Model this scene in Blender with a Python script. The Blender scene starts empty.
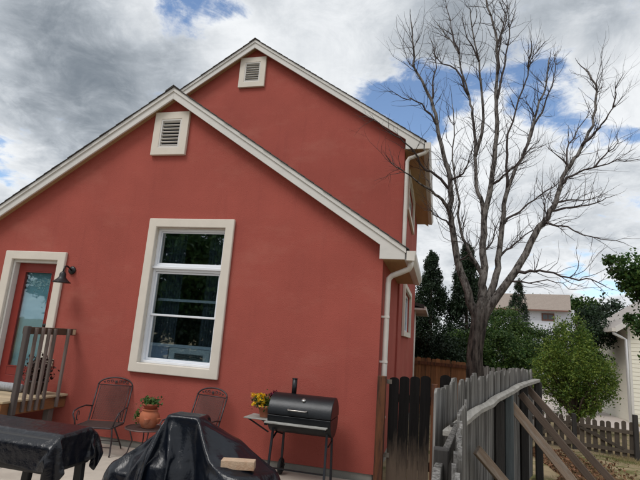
import bpy, bmesh, math, random
import numpy as np
from mathutils import Vector, Matrix

random.seed(7); rng = np.random.default_rng(7)
S = bpy.context.scene
COL = S.collection

# ------------------------------------------------------------ camera
cam_d = bpy.data.cameras.new('camera'); cam = bpy.data.objects.new('camera', cam_d); COL.objects.link(cam)
cam_d.sensor_fit = 'HORIZONTAL'; cam_d.sensor_width = 36.0; cam_d.lens = 477.7/640*36.0
cam_d.clip_start = .05; cam_d.clip_end = 3000
cam.location = (.688, -6.0, 1.593)
YAW, PIT, ROL = math.radians(14.342), math.radians(11.563), math.radians(4.232)
fw = Vector((-math.sin(YAW)*math.cos(PIT), math.cos(YAW)*math.cos(PIT), math.sin(PIT)))
rt = Vector((math.cos(YAW), math.sin(YAW), 0)); up = rt.cross(fw)
r2 = rt*math.cos(ROL)+up*math.sin(ROL); u2 = up*math.cos(ROL)-rt*math.sin(ROL)
cam.rotation_euler = Matrix((r2, u2, -fw)).transposed().to_euler()
S.camera = cam

# ------------------------------------------------------------ sky
SUN_AZ, SUN_EL = math.radians(212), math.radians(56)      # compass-like angle from +Y, clockwise
world = bpy.data.worlds.new('World'); S.world = world; world.use_nodes = True
def sky():
    nt = world.node_tree; N = nt.nodes; Lk = nt.links; N.clear()
    def nd(t, **k):
        n = N.new(t)
        for a, b in k.items(): setattr(n, a, b)
        return n
    def val(s, x):
        if isinstance(x, (int, float)): s.default_value = x
        else: Lk.new(x, s)
    def math_(op, a, b=0.0, c=None, clamp=False):
        n = nd('ShaderNodeMath', operation=op, use_clamp=clamp); val(n.inputs[0], a); val(n.inputs[1], b)
        if c is not None: val(n.inputs[2], c)
        return n.outputs[0]
    def vmath(op, a, b):
        n = nd('ShaderNodeVectorMath', operation=op); Lk.new(a, n.inputs[0])
        if isinstance(b, tuple): n.inputs[1].default_value = b
        else: Lk.new(b, n.inputs[1])
        return n
    def smooth(x, lo, hi, a=0., b=1.):
        n = nd('ShaderNodeMapRange', interpolation_type='SMOOTHSTEP'); Lk.new(x, n.inputs[0])
        for i, v in enumerate((lo, hi, a, b)): n.inputs[1+i].default_value = v
        return n.outputs[0]
    st = nd('ShaderNodeTexSky', sky_type='NISHITA'); st.sun_disc = False
    st.sun_elevation = SUN_EL; st.sun_rotation = SUN_AZ; st.air_density = 1.0; st.dust_density = .4; st.ozone_density = 2.0
    tc = nd('ShaderNodeTexCoord'); d = tc.outputs['Generated']
    sep = nd('ShaderNodeSeparateXYZ'); Lk.new(d, sep.inputs[0])
    den = math_('MAXIMUM', math_('ADD', sep.outputs[2], .22), .08)
    cx = math_('DIVIDE', sep.outputs[0], den); cy = math_('DIVIDE', sep.outputs[1], den)
    cmb = nd('ShaderNodeCombineXYZ'); Lk.new(cx, cmb.inputs[0]); Lk.new(cy, cmb.inputs[1]); P = cmb.outputs[0]
    def noise(scale, det, rough, dist, off):
        m = vmath('ADD', P, off).outputs[0]
        n = nd('ShaderNodeTexNoise'); Lk.new(m, n.inputs['Vector'])
        n.inputs['Scale'].default_value = scale; n.inputs['Detail'].default_value = det
        n.inputs['Roughness'].default_value = rough; n.inputs['Distortion'].default_value = dist
        return n.outputs[0]
    cover = noise(2.6, 12, .62, .5, (3.1, 1.7, 0)); puff = noise(2.0, 12, .60, .7, (7.3, 4.2, 2)); fine = noise(7.0, 12, .68, .5, (1.3, 9.2, 4))
    wob = nd('ShaderNodeTexNoise'); Lk.new(P, wob.inputs['Vector']); wob.inputs['Scale'].default_value = 3.2; wob.inputs['Detail'].default_value = 6
    dw = vmath('ADD', d, vmath('MULTIPLY', vmath('SUBTRACT', wob.outputs['Color'], (.5, .5, .5)).outputs[0], (.16, .16, .16)).outputs[0]).outputs[0]
    def blobs(lst):
        tot = None
        for (x, y, z, s, w) in lst:
            l = math.sqrt(x*x+y*y+z*z)
            dist = vmath('DISTANCE', dw, (x/l, y/l, z/l)).outputs['Value']
            b = smooth(dist, 0, s, w, 0)
            tot = b if tot is None else math_('ADD', tot, b)
        return tot
    gaps = blobs([(-.10,.876,.47,.12,.46), (-.03,.877,.475,.11,.44), (.03,.872,.475,.09,.30), (.12,.868,.475,.11,.38),
                  (.18,.868,.45,.10,.34), (.24,.88,.41,.10,.26), (.322,.866,.383,.05,.26), (-.40,.715,.585,.10,.44), (-.47,.673,.59,.08,.38),
                  (-.735,.623,.262,.06,.34), (.248,.957,.153,.06,.34), (.30,.952,.125,.05,.25)])
    shade = blobs([(-.60,.655,.46,.26,.34), (-.66,.64,.37,.22,.22), (-.45,.77,.43,.16,.16), (.25,.79,.57,.18,.25), (.02,.80,.60,.24,.30), (.28,.93,.25,.16,.10)])
    lightb = blobs([(-.52,.66,.54,.10,.26), (-.36,.76,.52,.12,.22), (.21,.825,.525,.10,.20), (.072,.914,.40,.12,.24), (-.03,.92,.41,.10,.2), (.30,.84,.45,.10,.12), (-.71,.63,.30,.10,.16), (-.71,.53,.46,.12,.10)])
    cv = math_('SUBTRACT', math_('ADD', math_('ADD', math_('MULTIPLY', cover, .95), math_('MULTIPLY', fine, .75)), -.15), gaps)
    mask = smooth(cv, .36, .60)
    br = math_('ADD', math_('SUBTRACT', math_('ADD', math_('MULTIPLY', puff, .95), math_('MULTIPLY', fine, .75)), shade), lightb)
    br = math_('ADD', br, smooth(cv, .42, .70, .30, 0.))
    br = smooth(br, .20, 1.14)
    ramp = nd('ShaderNodeValToRGB'); Lk.new(br, ramp.inputs[0]); e = ramp.color_ramp.elements
    e[0].position = 0; e[0].color = (.17,.20,.235,1); e[1].position = 1; e[1].color = (.765,.785,.805,1)
    m1 = e.new(.45); m1.color = (.42,.455,.495,1)
    bg1 = nd('ShaderNodeBackground'); Lk.new(st.outputs[0], bg1.inputs[0]); bg1.inputs[1].default_value = .15
    bg2 = nd('ShaderNodeBackground'); Lk.new(ramp.outputs[0], bg2.inputs[0]); bg2.inputs[1].default_value = 1.0
    mx = nd('ShaderNodeMixShader'); Lk.new(mask, mx.inputs[0]); Lk.new(bg1.outputs[0], mx.inputs[1]); Lk.new(bg2.outputs[0], mx.inputs[2])
    out = nd('ShaderNodeOutputWorld'); Lk.new(mx.outputs[0], out.inputs[0])
sky()

# ------------------------------------------------------------ sun through thin cloud, exposure
sd = bpy.data.lights.new('sun', 'SUN'); so = bpy.data.objects.new('sun', sd); COL.objects.link(so)
sd.energy = 1.5; sd.angle = math.radians(24); sd.color = (1, .965, .92)
sv = Vector((math.sin(SUN_AZ)*math.cos(SUN_EL), math.cos(SUN_AZ)*math.cos(SUN_EL), math.sin(SUN_EL)))
so.rotation_euler = sv.to_track_quat('Z', 'Y').to_euler(); so.location = (0, -8, 14)
S.view_settings.view_transform = 'Standard'; S.view_settings.look = 'None'
S.view_settings.exposure = 0.26; S.view_settings.gamma = 1; S.view_settings.use_curve_mapping = False

# ------------------------------------------------------------ materials
MATS = {}
def mat(name, col, rough=.8, var=.0, scale=(8,8,8), det=5, bump=0., bscale=None, col2=None, thr=None, metal=0., spec=.5,
        rnd=0., island=0., hue=None, world_co=False, trans=0., coat=0., bdist=.01):
    """Principled with noise colour variation, optional second colour, bump and random value per object / per leaf."""
    if name in MATS: return MATS[name]
    m = bpy.data.materials.new(name); m.use_nodes = True; nt = m.node_tree; N = nt.nodes; L = nt.links
    b = N['Principled BSDF']; b.inputs['Roughness'].default_value = rough; b.inputs['Metallic'].default_value = metal
    b.inputs['Specular IOR Level'].default_value = spec; b.inputs['Coat Weight'].default_value = coat
    col = tuple(col)+(1,)
    if world_co: src = N.new('ShaderNodeNewGeometry').outputs['Position']
    else: src = N.new('ShaderNodeTexCoord').outputs['Object']
    if rnd:
        oi = N.new('ShaderNodeObjectInfo'); ad = N.new('ShaderNodeVectorMath'); ad.operation = 'MULTIPLY_ADD'
        cb = N.new('ShaderNodeCombineXYZ')
        for i in range(3): L.new(oi.outputs['Random'], cb.inputs[i])
        L.new(cb.outputs[0], ad.inputs[0]); ad.inputs[1].default_value = (37, 53, 91); L.new(src, ad.inputs[2]); src = ad.outputs[0]
    def noise(sc, d=det, r=.6):
        mp = N.new('ShaderNodeMapping'); L.new(src, mp.inputs[0]); mp.inputs['Scale'].default_value = sc
        n = N.new('ShaderNodeTexNoise'); L.new(mp.outputs[0], n.inputs['Vector']); n.inputs['Scale'].default_value = 1
        n.inputs['Detail'].default_value = d; n.inputs['Roughness'].default_value = r
        return n.outputs[0]
    last = None
    rgb = N.new('ShaderNodeRGB'); rgb.outputs[0].default_value = col; last = rgb.outputs[0]
    if col2 is not None:
        t = thr or (.42, .6)
        n2 = noise(tuple(s*.6 for s in scale), 8, .65); mr = N.new('ShaderNodeMapRange'); L.new(n2, mr.inputs[0])
        mr.inputs[1].default_value, mr.inputs[2].default_value = t
        mx = N.new('ShaderNodeMix'); mx.data_type = 'RGBA'; L.new(mr.outputs[0], mx.inputs[0]); L.new(last, mx.inputs[6])
        mx.inputs[7].default_value = tuple(col2)+(1,); last = mx.outputs[2]
    h = N.new('ShaderNodeHueSaturation'); L.new(last, h.inputs['Color'])
    v = None
    if var:
        n1 = noise(scale); mr = N.new('ShaderNodeMapRange'); L.new(n1, mr.inputs[0]); mr.inputs[1].default_value = .25; mr.inputs[2].default_value = .75
        mr.inputs[3].default_value = 1-var; mr.inputs[4].default_value = 1+var; v = mr.outputs[0]
    for amt, src_ in ((rnd, 'o'), (island, 'i')):
        if not amt: continue
        o = N.new('ShaderNodeObjectInfo').outputs['Random'] if src_ == 'o' else N.new('ShaderNodeNewGeometry').outputs['Random Per Island']
        mr = N.new('ShaderNodeMapRange'); L.new(o, mr.inputs[0]); mr.inputs[3].default_value = 1-amt; mr.inputs[4].default_value = 1+amt
        if src_ == 'i':
            hm = N.new('ShaderNodeMapRange'); L.new(o, hm.inputs[0]); hu = .07*amt if hue is None else hue; hm.inputs[3].default_value = .5+hu; hm.inputs[4].default_value = .5-hu
            L.new(hm.outputs[0], h.inputs['Hue'])
        if v is None: v = mr.outputs[0]
        else:
            mm = N.new('ShaderNodeMath'); mm.operation = 'MULTIPLY'; L.new(v, mm.inputs[0]); L.new(mr.outputs[0], mm.inputs[1]); v = mm.outputs[0]
    if v is not None: L.new(v, h.inputs['Value'])
    L.new(h.outputs[0], b.inputs['Base Color'])
    if bump:
        bn = noise(bscale or tuple(s*4 for s in scale), 6); bp = N.new('ShaderNodeBump'); bp.inputs['Strength'].default_value = bump
        bp.inputs['Distance'].default_value = bdist; L.new(bn, bp.inputs['Height']); L.new(bp.outputs[0], b.inputs['Normal'])
    if trans:
        tb = N.new('ShaderNodeBsdfTranslucent'); L.new(h.outputs[0], tb.inputs['Color']); ms = N.new('ShaderNodeMixShader'); ms.inputs[0].default_value = trans
        L.new(b.outputs[0], ms.inputs[1]); L.new(tb.outputs[0], ms.inputs[2]); L.new(ms.outputs[0], N['Material Output'].inputs[0])
    MATS[name] = m; return m

def glass_mat(name, tint, gl=.35, rough=.02):
    m = bpy.data.materials.new(name); m.use_nodes = True; N = m.node_tree.nodes; L = m.node_tree.links; N.clear()
    g = N.new('ShaderNodeBsdfGlossy'); g.inputs['Roughness'].default_value = rough; g.inputs['Color'].default_value = (.9,.95,1,1)
    t = N.new('ShaderNodeBsdfTransparent'); t.inputs['Color'].default_value = tuple(tint)+(1,)
    fr = N.new('ShaderNodeLayerWeight'); fr.inputs['Blend'].default_value = .45
    mr = N.new('ShaderNodeMapRange'); L.new(fr.outputs['Fresnel'], mr.inputs[0]); mr.inputs[3].default_value = gl*.75; mr.inputs[4].default_value = min(1, gl*2.2)
    tc = N.new('ShaderNodeTexCoord'); n = N.new('ShaderNodeTexNoise'); L.new(tc.outputs['Object'], n.inputs['Vector']); n.inputs['Scale'].default_value = 3
    bp = N.new('ShaderNodeBump'); bp.inputs['Strength'].default_value = .05; bp.inputs['Distance'].default_value = .02; L.new(n.outputs[0], bp.inputs['Height']); L.new(bp.outputs[0], g.inputs['Normal'])
    mx = N.new('ShaderNodeMixShader'); L.new(mr.outputs[0], mx.inputs[0]); L.new(t.outputs[0], mx.inputs[1]); L.new(g.outputs[0], mx.inputs[2])
    o = N.new('ShaderNodeOutputMaterial'); L.new(mx.outputs[0], o.inputs[0]); return m

def stucco_mat():
    m = mat('stucco_red', (.37,.090,.070), .92, .12, (1.1,1.1,1.1), 8, .75, (90,90,90), spec=.2, bdist=.008, world_co=True)
    nt = m.node_tree; N = nt.nodes; L = nt.links; b = N['Principled BSDF']
    src = b.inputs['Base Color'].links[0].from_socket
    g = N.new('ShaderNodeNewGeometry')
    def layer(sc, lo, hi, col, amt):
        nonlocal src
        mp = N.new('ShaderNodeMapping'); L.new(g.outputs['Position'], mp.inputs[0]); mp.inputs['Scale'].default_value = sc
        n = N.new('ShaderNodeTexNoise'); L.new(mp.outputs[0], n.inputs['Vector']); n.inputs['Scale'].default_value = 1; n.inputs['Detail'].default_value = 9; n.inputs['Roughness'].default_value = .7
        mr = N.new('ShaderNodeMapRange'); L.new(n.outputs[0], mr.inputs[0]); mr.inputs[1].default_value = lo; mr.inputs[2].default_value = hi; mr.inputs[4].default_value = amt
        mx = N.new('ShaderNodeMix'); mx.data_type = 'RGBA'; L.new(mr.outputs[0], mx.inputs[0]); L.new(src, mx.inputs[6]); mx.inputs[7].default_value = col+(1,); src = mx.outputs[2]
    layer((7,7,.5), .55, .8, (.27,.065,.055), .5)        # faint streaks
    layer((.8,.8,1.6), .52, .75, (.44,.15,.115), .6)  # chalky patches
    layer((30,30,30), .6, .75, (.25,.052,.042), .55)
    layer((75,75,75), .56, .72, (.45,.14,.11), .35)
    L.new(src, b.inputs['Base Color'])
    return m

# ------------------------------------------------------------ mesh collector and object helpers
class MB:
    def __init__(s): s.v = []; s.f = []
    def add(s, vs, fs):
        o = len(s.v); s.v += [tuple(p) for p in vs]; s.f += [tuple(i+o for i in f) for f in fs]; return s
    def box(s, x0, x1, y0, y1, z0, z1):
        return s.add([(x0,y0,z0),(x1,y0,z0),(x1,y1,z0),(x0,y1,z0),(x0,y0,z1),(x1,y0,z1),(x1,y1,z1),(x0,y1,z1)],
                     [(3,2,1,0),(4,5,6,7),(0,1,5,4),(1,2,6,5),(2,3,7,6),(3,0,4,7)])
    def bar(s, p, q, w, h, upv=(0,0,1)):
        p = Vector(p); q = Vector(q); d = (q-p).normalized(); u = Vector(upv)
        if abs(d.dot(u)) > .98: u = Vector((0,1,0))
        a = d.cross(u).normalized()*w/2; b = a.cross(d).normalized()*h/2
        c = [p-a-b, p+a-b, p+a+b, p-a+b, q-a-b, q+a-b, q+a+b, q-a+b]
        return s.add(c, [(3,2,1,0),(4,5,6,7),(0,1,5,4),(1,2,6,5),(2,3,7,6),(3,0,4,7)])
    def tube(s, pts, r, n=8, cap=True):
        pts = [Vector(p) for p in pts]; k = len(pts); rs = r if isinstance(r, (list, tuple)) else [r]*k
        vs = []; a = None
        for i, p in enumerate(pts):
            d = (pts[min(i+1,k-1)]-pts[max(i-1,0)]).normalized()
            if a is None:
                u = Vector((0,0,1)) if abs(d.z) < .9 else Vector((0,1,0)); a = d.cross(u).normalized()
            else: a = (a-d*a.dot(d)).normalized()
            b = d.cross(a)
            for j in range(n):
                t = 2*math.pi*j/n; vs.append(p+(a*math.cos(t)+b*math.sin(t))*rs[i])
        fs = [(i*n+j, i*n+(j+1)%n, (i+1)*n+(j+1)%n, (i+1)*n+j) for i in range(k-1) for j in range(n)]
        if cap: fs += [tuple(range(n-1,-1,-1)), tuple(range((k-1)*n, k*n))]
        return s.add(vs, fs)
    def lathe(s, c, prof, n=20, axis='z', sx=1, sy=1):
        vs = []
        for r, h in prof:
            for j in range(n):
                t = 2*math.pi*j/n; x = r*math.cos(t)*sx; y = r*math.sin(t)*sy
                vs.append((c[0]+x, c[1]+y, c[2]+h) if axis == 'z' else ((c[0]+h, c[1]+x, c[2]+y) if axis == 'x' else (c[0]+x, c[1]+h, c[2]+y)))
        k = len(prof); fs = [(i*n+j, i*n+(j+1)%n, (i+1)*n+(j+1)%n, (i+1)*n+j) for i in range(k-1) for j in range(n)]
        fs += [tuple(range(n-1,-1,-1)), tuple(range((k-1)*n, k*n))]
        return s.add(vs, fs)
    def prism(s, poly, axis, a, b):
        """extrude a 2D outline along an axis: poly in (x,z) for 'y', (y,z) for 'x', (x,y) for 'z'"""
        n = len(poly); mk = {'y': lambda p, t: (p[0], t, p[1]), 'x': lambda p, t: (t, p[0], p[1]), 'z': lambda p, t: (p[0], p[1], t)}[axis]
        return s.add([mk(p, a) for p in poly]+[mk(p, b) for p in poly],
                     [tuple(range(n)), tuple(range(2*n-1, n-1, -1))]+[(i, n+i, n+(i+1) % n, (i+1) % n) for i in range(n)])
    def mesh(s, name, m, smooth=False, off=(0,0,0)):
        me = bpy.data.meshes.new(name); me.from_pydata([(x-off[0], y-off[1], z-off[2]) for x, y, z in s.v], [], s.f)
        bm = bmesh.new(); bm.from_mesh(me); bmesh.ops.recalc_face_normals(bm, faces=bm.faces); bm.to_mesh(me); bm.free()
        if m: me.materials.append(m)
        if smooth: me.polygons.foreach_set('use_smooth', [True]*len(me.polygons))
        return me
WL = {}
def tag(o, label=None, cat=None, group=None, kind=None):
    if label: o['label'] = label
    if cat: o['category'] = cat
    if group: o['group'] = group
    if kind: o['kind'] = kind
    return o
def link(name, data, parent=None, loc=(0,0,0), rot=None):
    """loc in world; children keep plain translation offsets"""
    o = bpy.data.objects.new(name, data); COL.objects.link(o)
    p = WL[parent.name] if parent else Vector((0,0,0)); w = Vector(loc); WL[o.name] = w
    o.location = w-p
    if parent: o.parent = parent
    if rot is not None: o.rotation_euler = rot
    return o
def thing(name, label, cat, loc, group=None, kind=None):
    return tag(link(name, None, None, loc), label, cat, group, kind)
def build(mb, name, m, parent=None, smooth=False, bevel=0, seg=1, loc=None, sub=0):
    l = loc if loc is not None else (WL[parent.name] if parent else (0,0,0))
    o = link(name, mb.mesh(name, m, smooth, l), parent, l)
    if bevel:
        b = o.modifiers.new('bevel', 'BEVEL'); b.width = bevel; b.segments = seg; b.limit_method = 'ANGLE'; b.angle_limit = math.radians(40)
        if seg > 1 or smooth:
            o.data.polygons.foreach_set('use_smooth', [True]*len(o.data.polygons)); w = o.modifiers.new('wn', 'WEIGHTED_NORMAL')
    if sub: sm = o.modifiers.new('sub', 'SUBSURF'); sm.levels = sub; sm.render_levels = sub
    return o
def arc(a, b, k): return [a+(b-a)*i/(k-1) for i in range(k)]
def sm(t): t = max(0., min(1., t)); return t*t*(3-2*t)

M_STUCCO = stucco_mat()
M_TRIM = mat('trim_stucco', (.69,.635,.56), .85, .06, (4,4,4), 6, .35, (120,120,120), spec=.25, bdist=.003)
M_FASCIA = mat('fascia_paint', (.65,.63,.60), .6, .07, (3,3,6), 6, .1, (2,60,60), spec=.35)
M_GUTTER = mat('gutter_metal', (.66,.62,.57), .42, .08, (5,5,5), 5)
M_SOFFIT = mat('soffit_wood', (.42,.27,.135), .7, .14, (22,2,22), 6, .2)
M_SHINGLE = mat('roof_shingle', (.075,.068,.066), .95, .3, (20,20,20), 5, .5, (90,90,90), rnd=.25)
M_CONC = mat('foundation_concrete', (.27,.26,.235), .95, .16, (6,6,6), 8, .4, (60,60,60))
M_PATIO = mat('patio_concrete', (.47,.42,.36), .9, .12, (2.2,2.2,2.2), 9, .35, (90,90,90), rnd=.06, col2=(.38,.335,.285), thr=(.45,.62))
M_VINYL = mat('white_vinyl', (.80,.82,.86), .4, .03, (5,5,5))
M_BLACK = mat('black_metal', (.018,.018,.02), .42, .2, (12,12,12), 5, .12, metal=.3)
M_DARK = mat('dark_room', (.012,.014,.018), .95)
M_IRONF = mat('iron_frame', (.055,.042,.045), .5, .2, (30,30,30), metal=.4)
M_IRON = mat('wrought_iron', (.115,.075,.07), .5, .2, (30,30,30), metal=.4)
M_TERRA = mat('terracotta', (.42,.13,.062), .85, .15, (9,9,9), 6, .25, (70,70,70), col2=(.50,.24,.16), thr=(.5,.75))

# ============================================================ GROUND
def gz(x, y):
    return -.04-.31*sm(y/6.2)
def ground():
    xs = np.concatenate([[-400,-120,-50,-25,-12,-8], np.arange(-5,9.01,.25), [11,14,20,35,70,160,400]])
    ys = np.concatenate([[-400,-100,-40,-20,-12,-8], np.arange(-5,12.01,.25), [15,20,30,50,100,250,600]])
    mb = MB(); nx = len(xs)
    mb.v = [(x, y, gz(x, y)+(.03*(math.sin(x*2.1+y*1.3)+math.sin(x*3.7-y*2.2))*.5 if 1.2 < x < 8 and -4 < y < 9 else 0)) for y in ys for x in xs]
    mb.f = [(j*nx+i, j*nx+i+1, (j+1)*nx+i+1, (j+1)*nx+i) for j in range(len(ys)-1) for i in range(nx-1)]
    m = mat('ground_soil', (.30,.235,.145), .98, .22, (3,3,3), 9, .6, (45,45,45), col2=(.12,.12,.045), thr=(.50,.62), world_co=True, spec=.1)
    tag(build(mb, 'ground', m, smooth=True), kind='structure')
ground()
def strip(name, pts, z, m, kind='structure'):
    mb = MB(); mb.prism(pts, 'z', z-.05, z); return tag(build(mb, name, m), kind=kind)
M_DRIVE = mat('driveway_concrete', (.50,.44,.40), .9, .08, (1.2,1.2,1.2), 8, .2, (60,60,60), world_co=True)
M_ROAD = mat('road_asphalt', (.10,.10,.10), .95, .15, (2,2,2), 8, .3, (60,60,60), world_co=True)
drive = strip('driveway', [(3.4,11.0),(6.6,10.0),(6.75,12.2),(6.75,20.5),(14,21.5),(18,27.6),(3.4,27.6)], -.335, M_DRIVE)
strip('road', [(-40,27.7),(60,27.7),(60,29.8),(-40,29.8)], -.34, M_ROAD)

# patio: slabs with open joints
def patio():
    p = tag(link('patio', None, None, (-3, -2.5, 0)), kind='structure')
    m2 = mat('joint_soil', (.10,.09,.075), 1, .2, (30,30,30))
    build(MB().box(-7.6,.66,-8.5,.0,-.10,-.022), 'joint_bed', m2, p)
    xs = [-7.6,-6.3,-5.05,-3.78,-2.45,-1.12,.66]; ys = [-8.5,-6.9,-5.6,-4.3,-3.02,-1.72,-.46,-.004]
    for i in range(len(xs)-1):
        for j in range(len(ys)-1):
            g = .006; t = random.uniform(-.004,.002)
            build(MB().box(xs[i]+g, xs[i+1]-g, ys[j]+g, ys[j+1]-g, -.09, t), 'slab', M_PATIO, p, bevel=.008)
patio()

# ============================================================ RED HOUSE
H = thing('red_house', 'red stucco two storey house with cream trim and gabled front wing', 'house', (-3.2, 3, 0))
AX, SL = -3.25, .673
def wall_cols(xs, top, holes, y0, y1, zb):
    mb = MB()
    for a, b in zip(xs[:-1], xs[1:]):
        segs = [(None, None)]
        hs = sorted([h for h in holes if h[0] <= a+1e-6 and h[1] >= b-1e-6], key=lambda h: h[2])
        lo = [(a, zb), (b, zb)]
        for h in hs:
            mb.prism(lo+[(b, h[2]), (a, h[2])], 'y', y0, y1); lo = [(a, h[3]), (b, h[3])]
        mb.prism(lo+[(b, top(b)), (a, top(a))], 'y', y0, y1)
    return mb
WIN = (-3.30,-2.20,1.08,2.99); DOOR = (-5.71,-4.86,.58,2.455)
ftop = lambda x: 5.01-SL*abs(x-AX)
build(wall_cols([-6.42,DOOR[0],DOOR[1],WIN[0],AX,WIN[1],0], ftop, [WIN, DOOR], 0, .2, .08), 'front_wall', M_STUCCO, H)
build(MB().box(-.2,0,.2,2.4,.08,2.75), 'side_wall', M_STUCCO, H); build(MB().box(-6.42,-6.22,.2,2.4,.08,2.75), 'side_wall', M_STUCCO, H)
build(MB().box(-6.40,-.02,.02,2.4,-.5,.079).box(-6.2,.01,2.4,8.2,-.6,-.1), 'foundation', M_CONC, H)
AX2 = -3.12
utop = lambda x: 7.44-SL*abs(x-AX2)
build(wall_cols([-6.27,AX2,.03], utop, [], 2.4, 2.6, .0), 'upper_front_wall', M_STUCCO, H)
# right wall of the two storey block with two window openings
sw = MB()
SWN = [(3.3,5.4,1.84,2.66), (3.4,5.5,4.32,4.98)]
ysw = [2.6,3.3,3.4,5.4,5.5,8.2]
for a, b in zip(ysw[:-1], ysw[1:]):
    z = -.1
    for h in SWN:
        if h[0] <= a+1e-6 and h[1] >= b-1e-6: sw.box(-.17,.03,a,b,z,h[2]); z = h[3]
    sw.box(-.17,.03,a,b,z,5.12)
sw.box(-6.27,-.17,8.0,8.2,0,5.12)
build(sw, 'upper_side_wall', M_STUCCO, H)
build(MB().box(-1.6,-.05,8.2,11.2,-.4,2.72), 'rear_wing_wall', M_STUCCO, H)
build(MB().prism([(-1.7,3.25),(.30,2.75),(.30,2.66),(-1.7,3.12)], 'y', 8.21, 11.5), 'rear_wing_roof', M_SHINGLE, H)
build(MB().box(-.05,.30,8.24,11.45,2.60,2.655).box(.301,.36,8.22,11.5,2.60,2.70), 'rear_wing_eave', M_FASCIA, H)
build(MB().tube([(.02,8.6,2.6),(.02,8.6,-.3)], .035, 8), 'downspout', M_GUTTER, H, smooth=True)

def gable_roof(ax, lo, hi, xl, xr, inner, zb, y0, y1, soff_x, end_y):
    """lo/hi: board lower and upper apex heights, inner: x where the rake meets the boxed return, zb its underside"""
    s = SL
    def zt(x, z): return z-s*abs(x-ax)
    # rake boards with boxed returns, one board per slope
    for sg in (1, -1):
        X = lambda x: ax+sg*(x-ax)
        poly = [(ax, hi), (X(xr), zt(xr, hi)), (X(xr), zb), (X(inner), zb), (X(inner), zt(inner, lo)), (ax, lo)]
        build(MB().prism(poly, 'y', y0, y0+.028), 'rake_board', M_FASCIA, H, bevel=.003)
        p2 = [(ax, hi+.012), (X(xr)+sg*.012, zt(xr+.012, hi+.012)), (X(xr)+sg*.012, zt(xr+.012, hi-.048)), (ax, hi-.048)]
        build(MB().prism(p2, 'y', y0-.017, y0-.001), 'rake_trim', M_FASCIA, H)
        # soffit under the rake, boxed return and level soffit along the eave
        build(MB().prism([(ax, lo+.05), (X(xr-.02), zt(xr-.02, lo+.05)), (X(xr-.02), zt(xr-.02, lo+.075)), (ax, lo+.075)], 'y', y0+.0285, y1), 'roof_deck', M_SOFFIT, H)
        a, b = sorted((X(soff_x), X(xr-.006)))
        build(MB().box(a, b, y0+.029, end_y, zb+.004, zb+.02), 'soffit', M_SOFFIT, H)
        c, d = sorted((X(xr-.005), X(xr+.02)))
        build(MB().box(c, d, y0+.03, end_y, zb-.004, zt(xr, hi)-.02), 'fascia', M_FASCIA, H)
        # gutter: open trough with rolled lip
        g = MB(); t = [(xr+.021, 0), (xr+.021, -.11), (xr+.085, -.11), (xr+.118, -.05), (xr+.118, 0), (xr+.128, .004), (xr+.128, -.012), (xr+.122, -.052), (xr+.088, -.118), (xr+.013+.008, -.118)]
        zt0 = zt(xr, hi)-.028
        g.prism([(X(x), zt0+z) for x, z in t], 'y', y0-.02, end_y)
        g.box(*sorted((X(xr+.021), X(xr+.118))), y0-.022, y0-.014, zt0-.118, zt0)
        build(g, 'gutter', M_GUTTER, H)
        # shingle courses, stepped
        sh = MB(); n = int((xr+.05-ax)/.125); w = (xr+.05-ax)/n
        for k in range(n):
            x0, x1 = ax+k*w, ax+(k+1)*w
            sh.prism([(X(x0), zt(x0, hi+.024)), (X(x1), zt(x1, hi+.032)), (X(x1), zt(x1, hi+.020)), (X(x0), zt(x0, hi+.0125))], 'y', y0-.035+random.uniform(-.006,.006), y1)
        build(sh, 'shingle_roof', M_SHINGLE, H)
    build(MB().prism([(ax-.12, hi+.04-SL*.12), (ax, hi+.044), (ax+.12, hi+.04-SL*.12), (ax+.12, hi+.030-SL*.12), (ax, hi+.034), (ax-.12, hi+.030-SL*.12)], 'y', y0-.04, y1), 'ridge_cap', M_SHINGLE, H)
gable_roof(-3.25, 4.954, 5.12, 0, .281, -.033, 2.61, -.14, 2.399, .0, 2.36)
gable_roof(AX2, 7.385, 7.55, 0, .375, .05, 5.06, 2.25, 8.3, .035, 7.9)

def downspout(pts, w=.066, d=.05):
    mb = MB(); mb.tube(pts, .036, 10)
    o = build(mb, 'downspout', M_GUTTER, H, smooth=True); return o
downspout([(.345,-.02,2.60),(.345,-.02,2.55),(.325,.0,2.515),(.22,.05,2.475),(.115,.1,2.44),(.072,.115,2.40),(.062,.12,2.33),(.060,.12,1.2),(.058,.12,.0)])
downspout([(.43,2.31,5.10),(.43,2.31,5.05),(.40,2.32,5.01),(.25,2.34,4.96),(.12,2.352,4.92),(.085,2.355,4.86),(.082,2.355,3.5),(.082,2.355,2.66)])
sb = MB()
for z in (1.9, 1.35, .7): sb.box(.0,.098,.082,.155,z,z+.025)
build(sb, 'downspout_strap', M_GUTTER, H)

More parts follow.
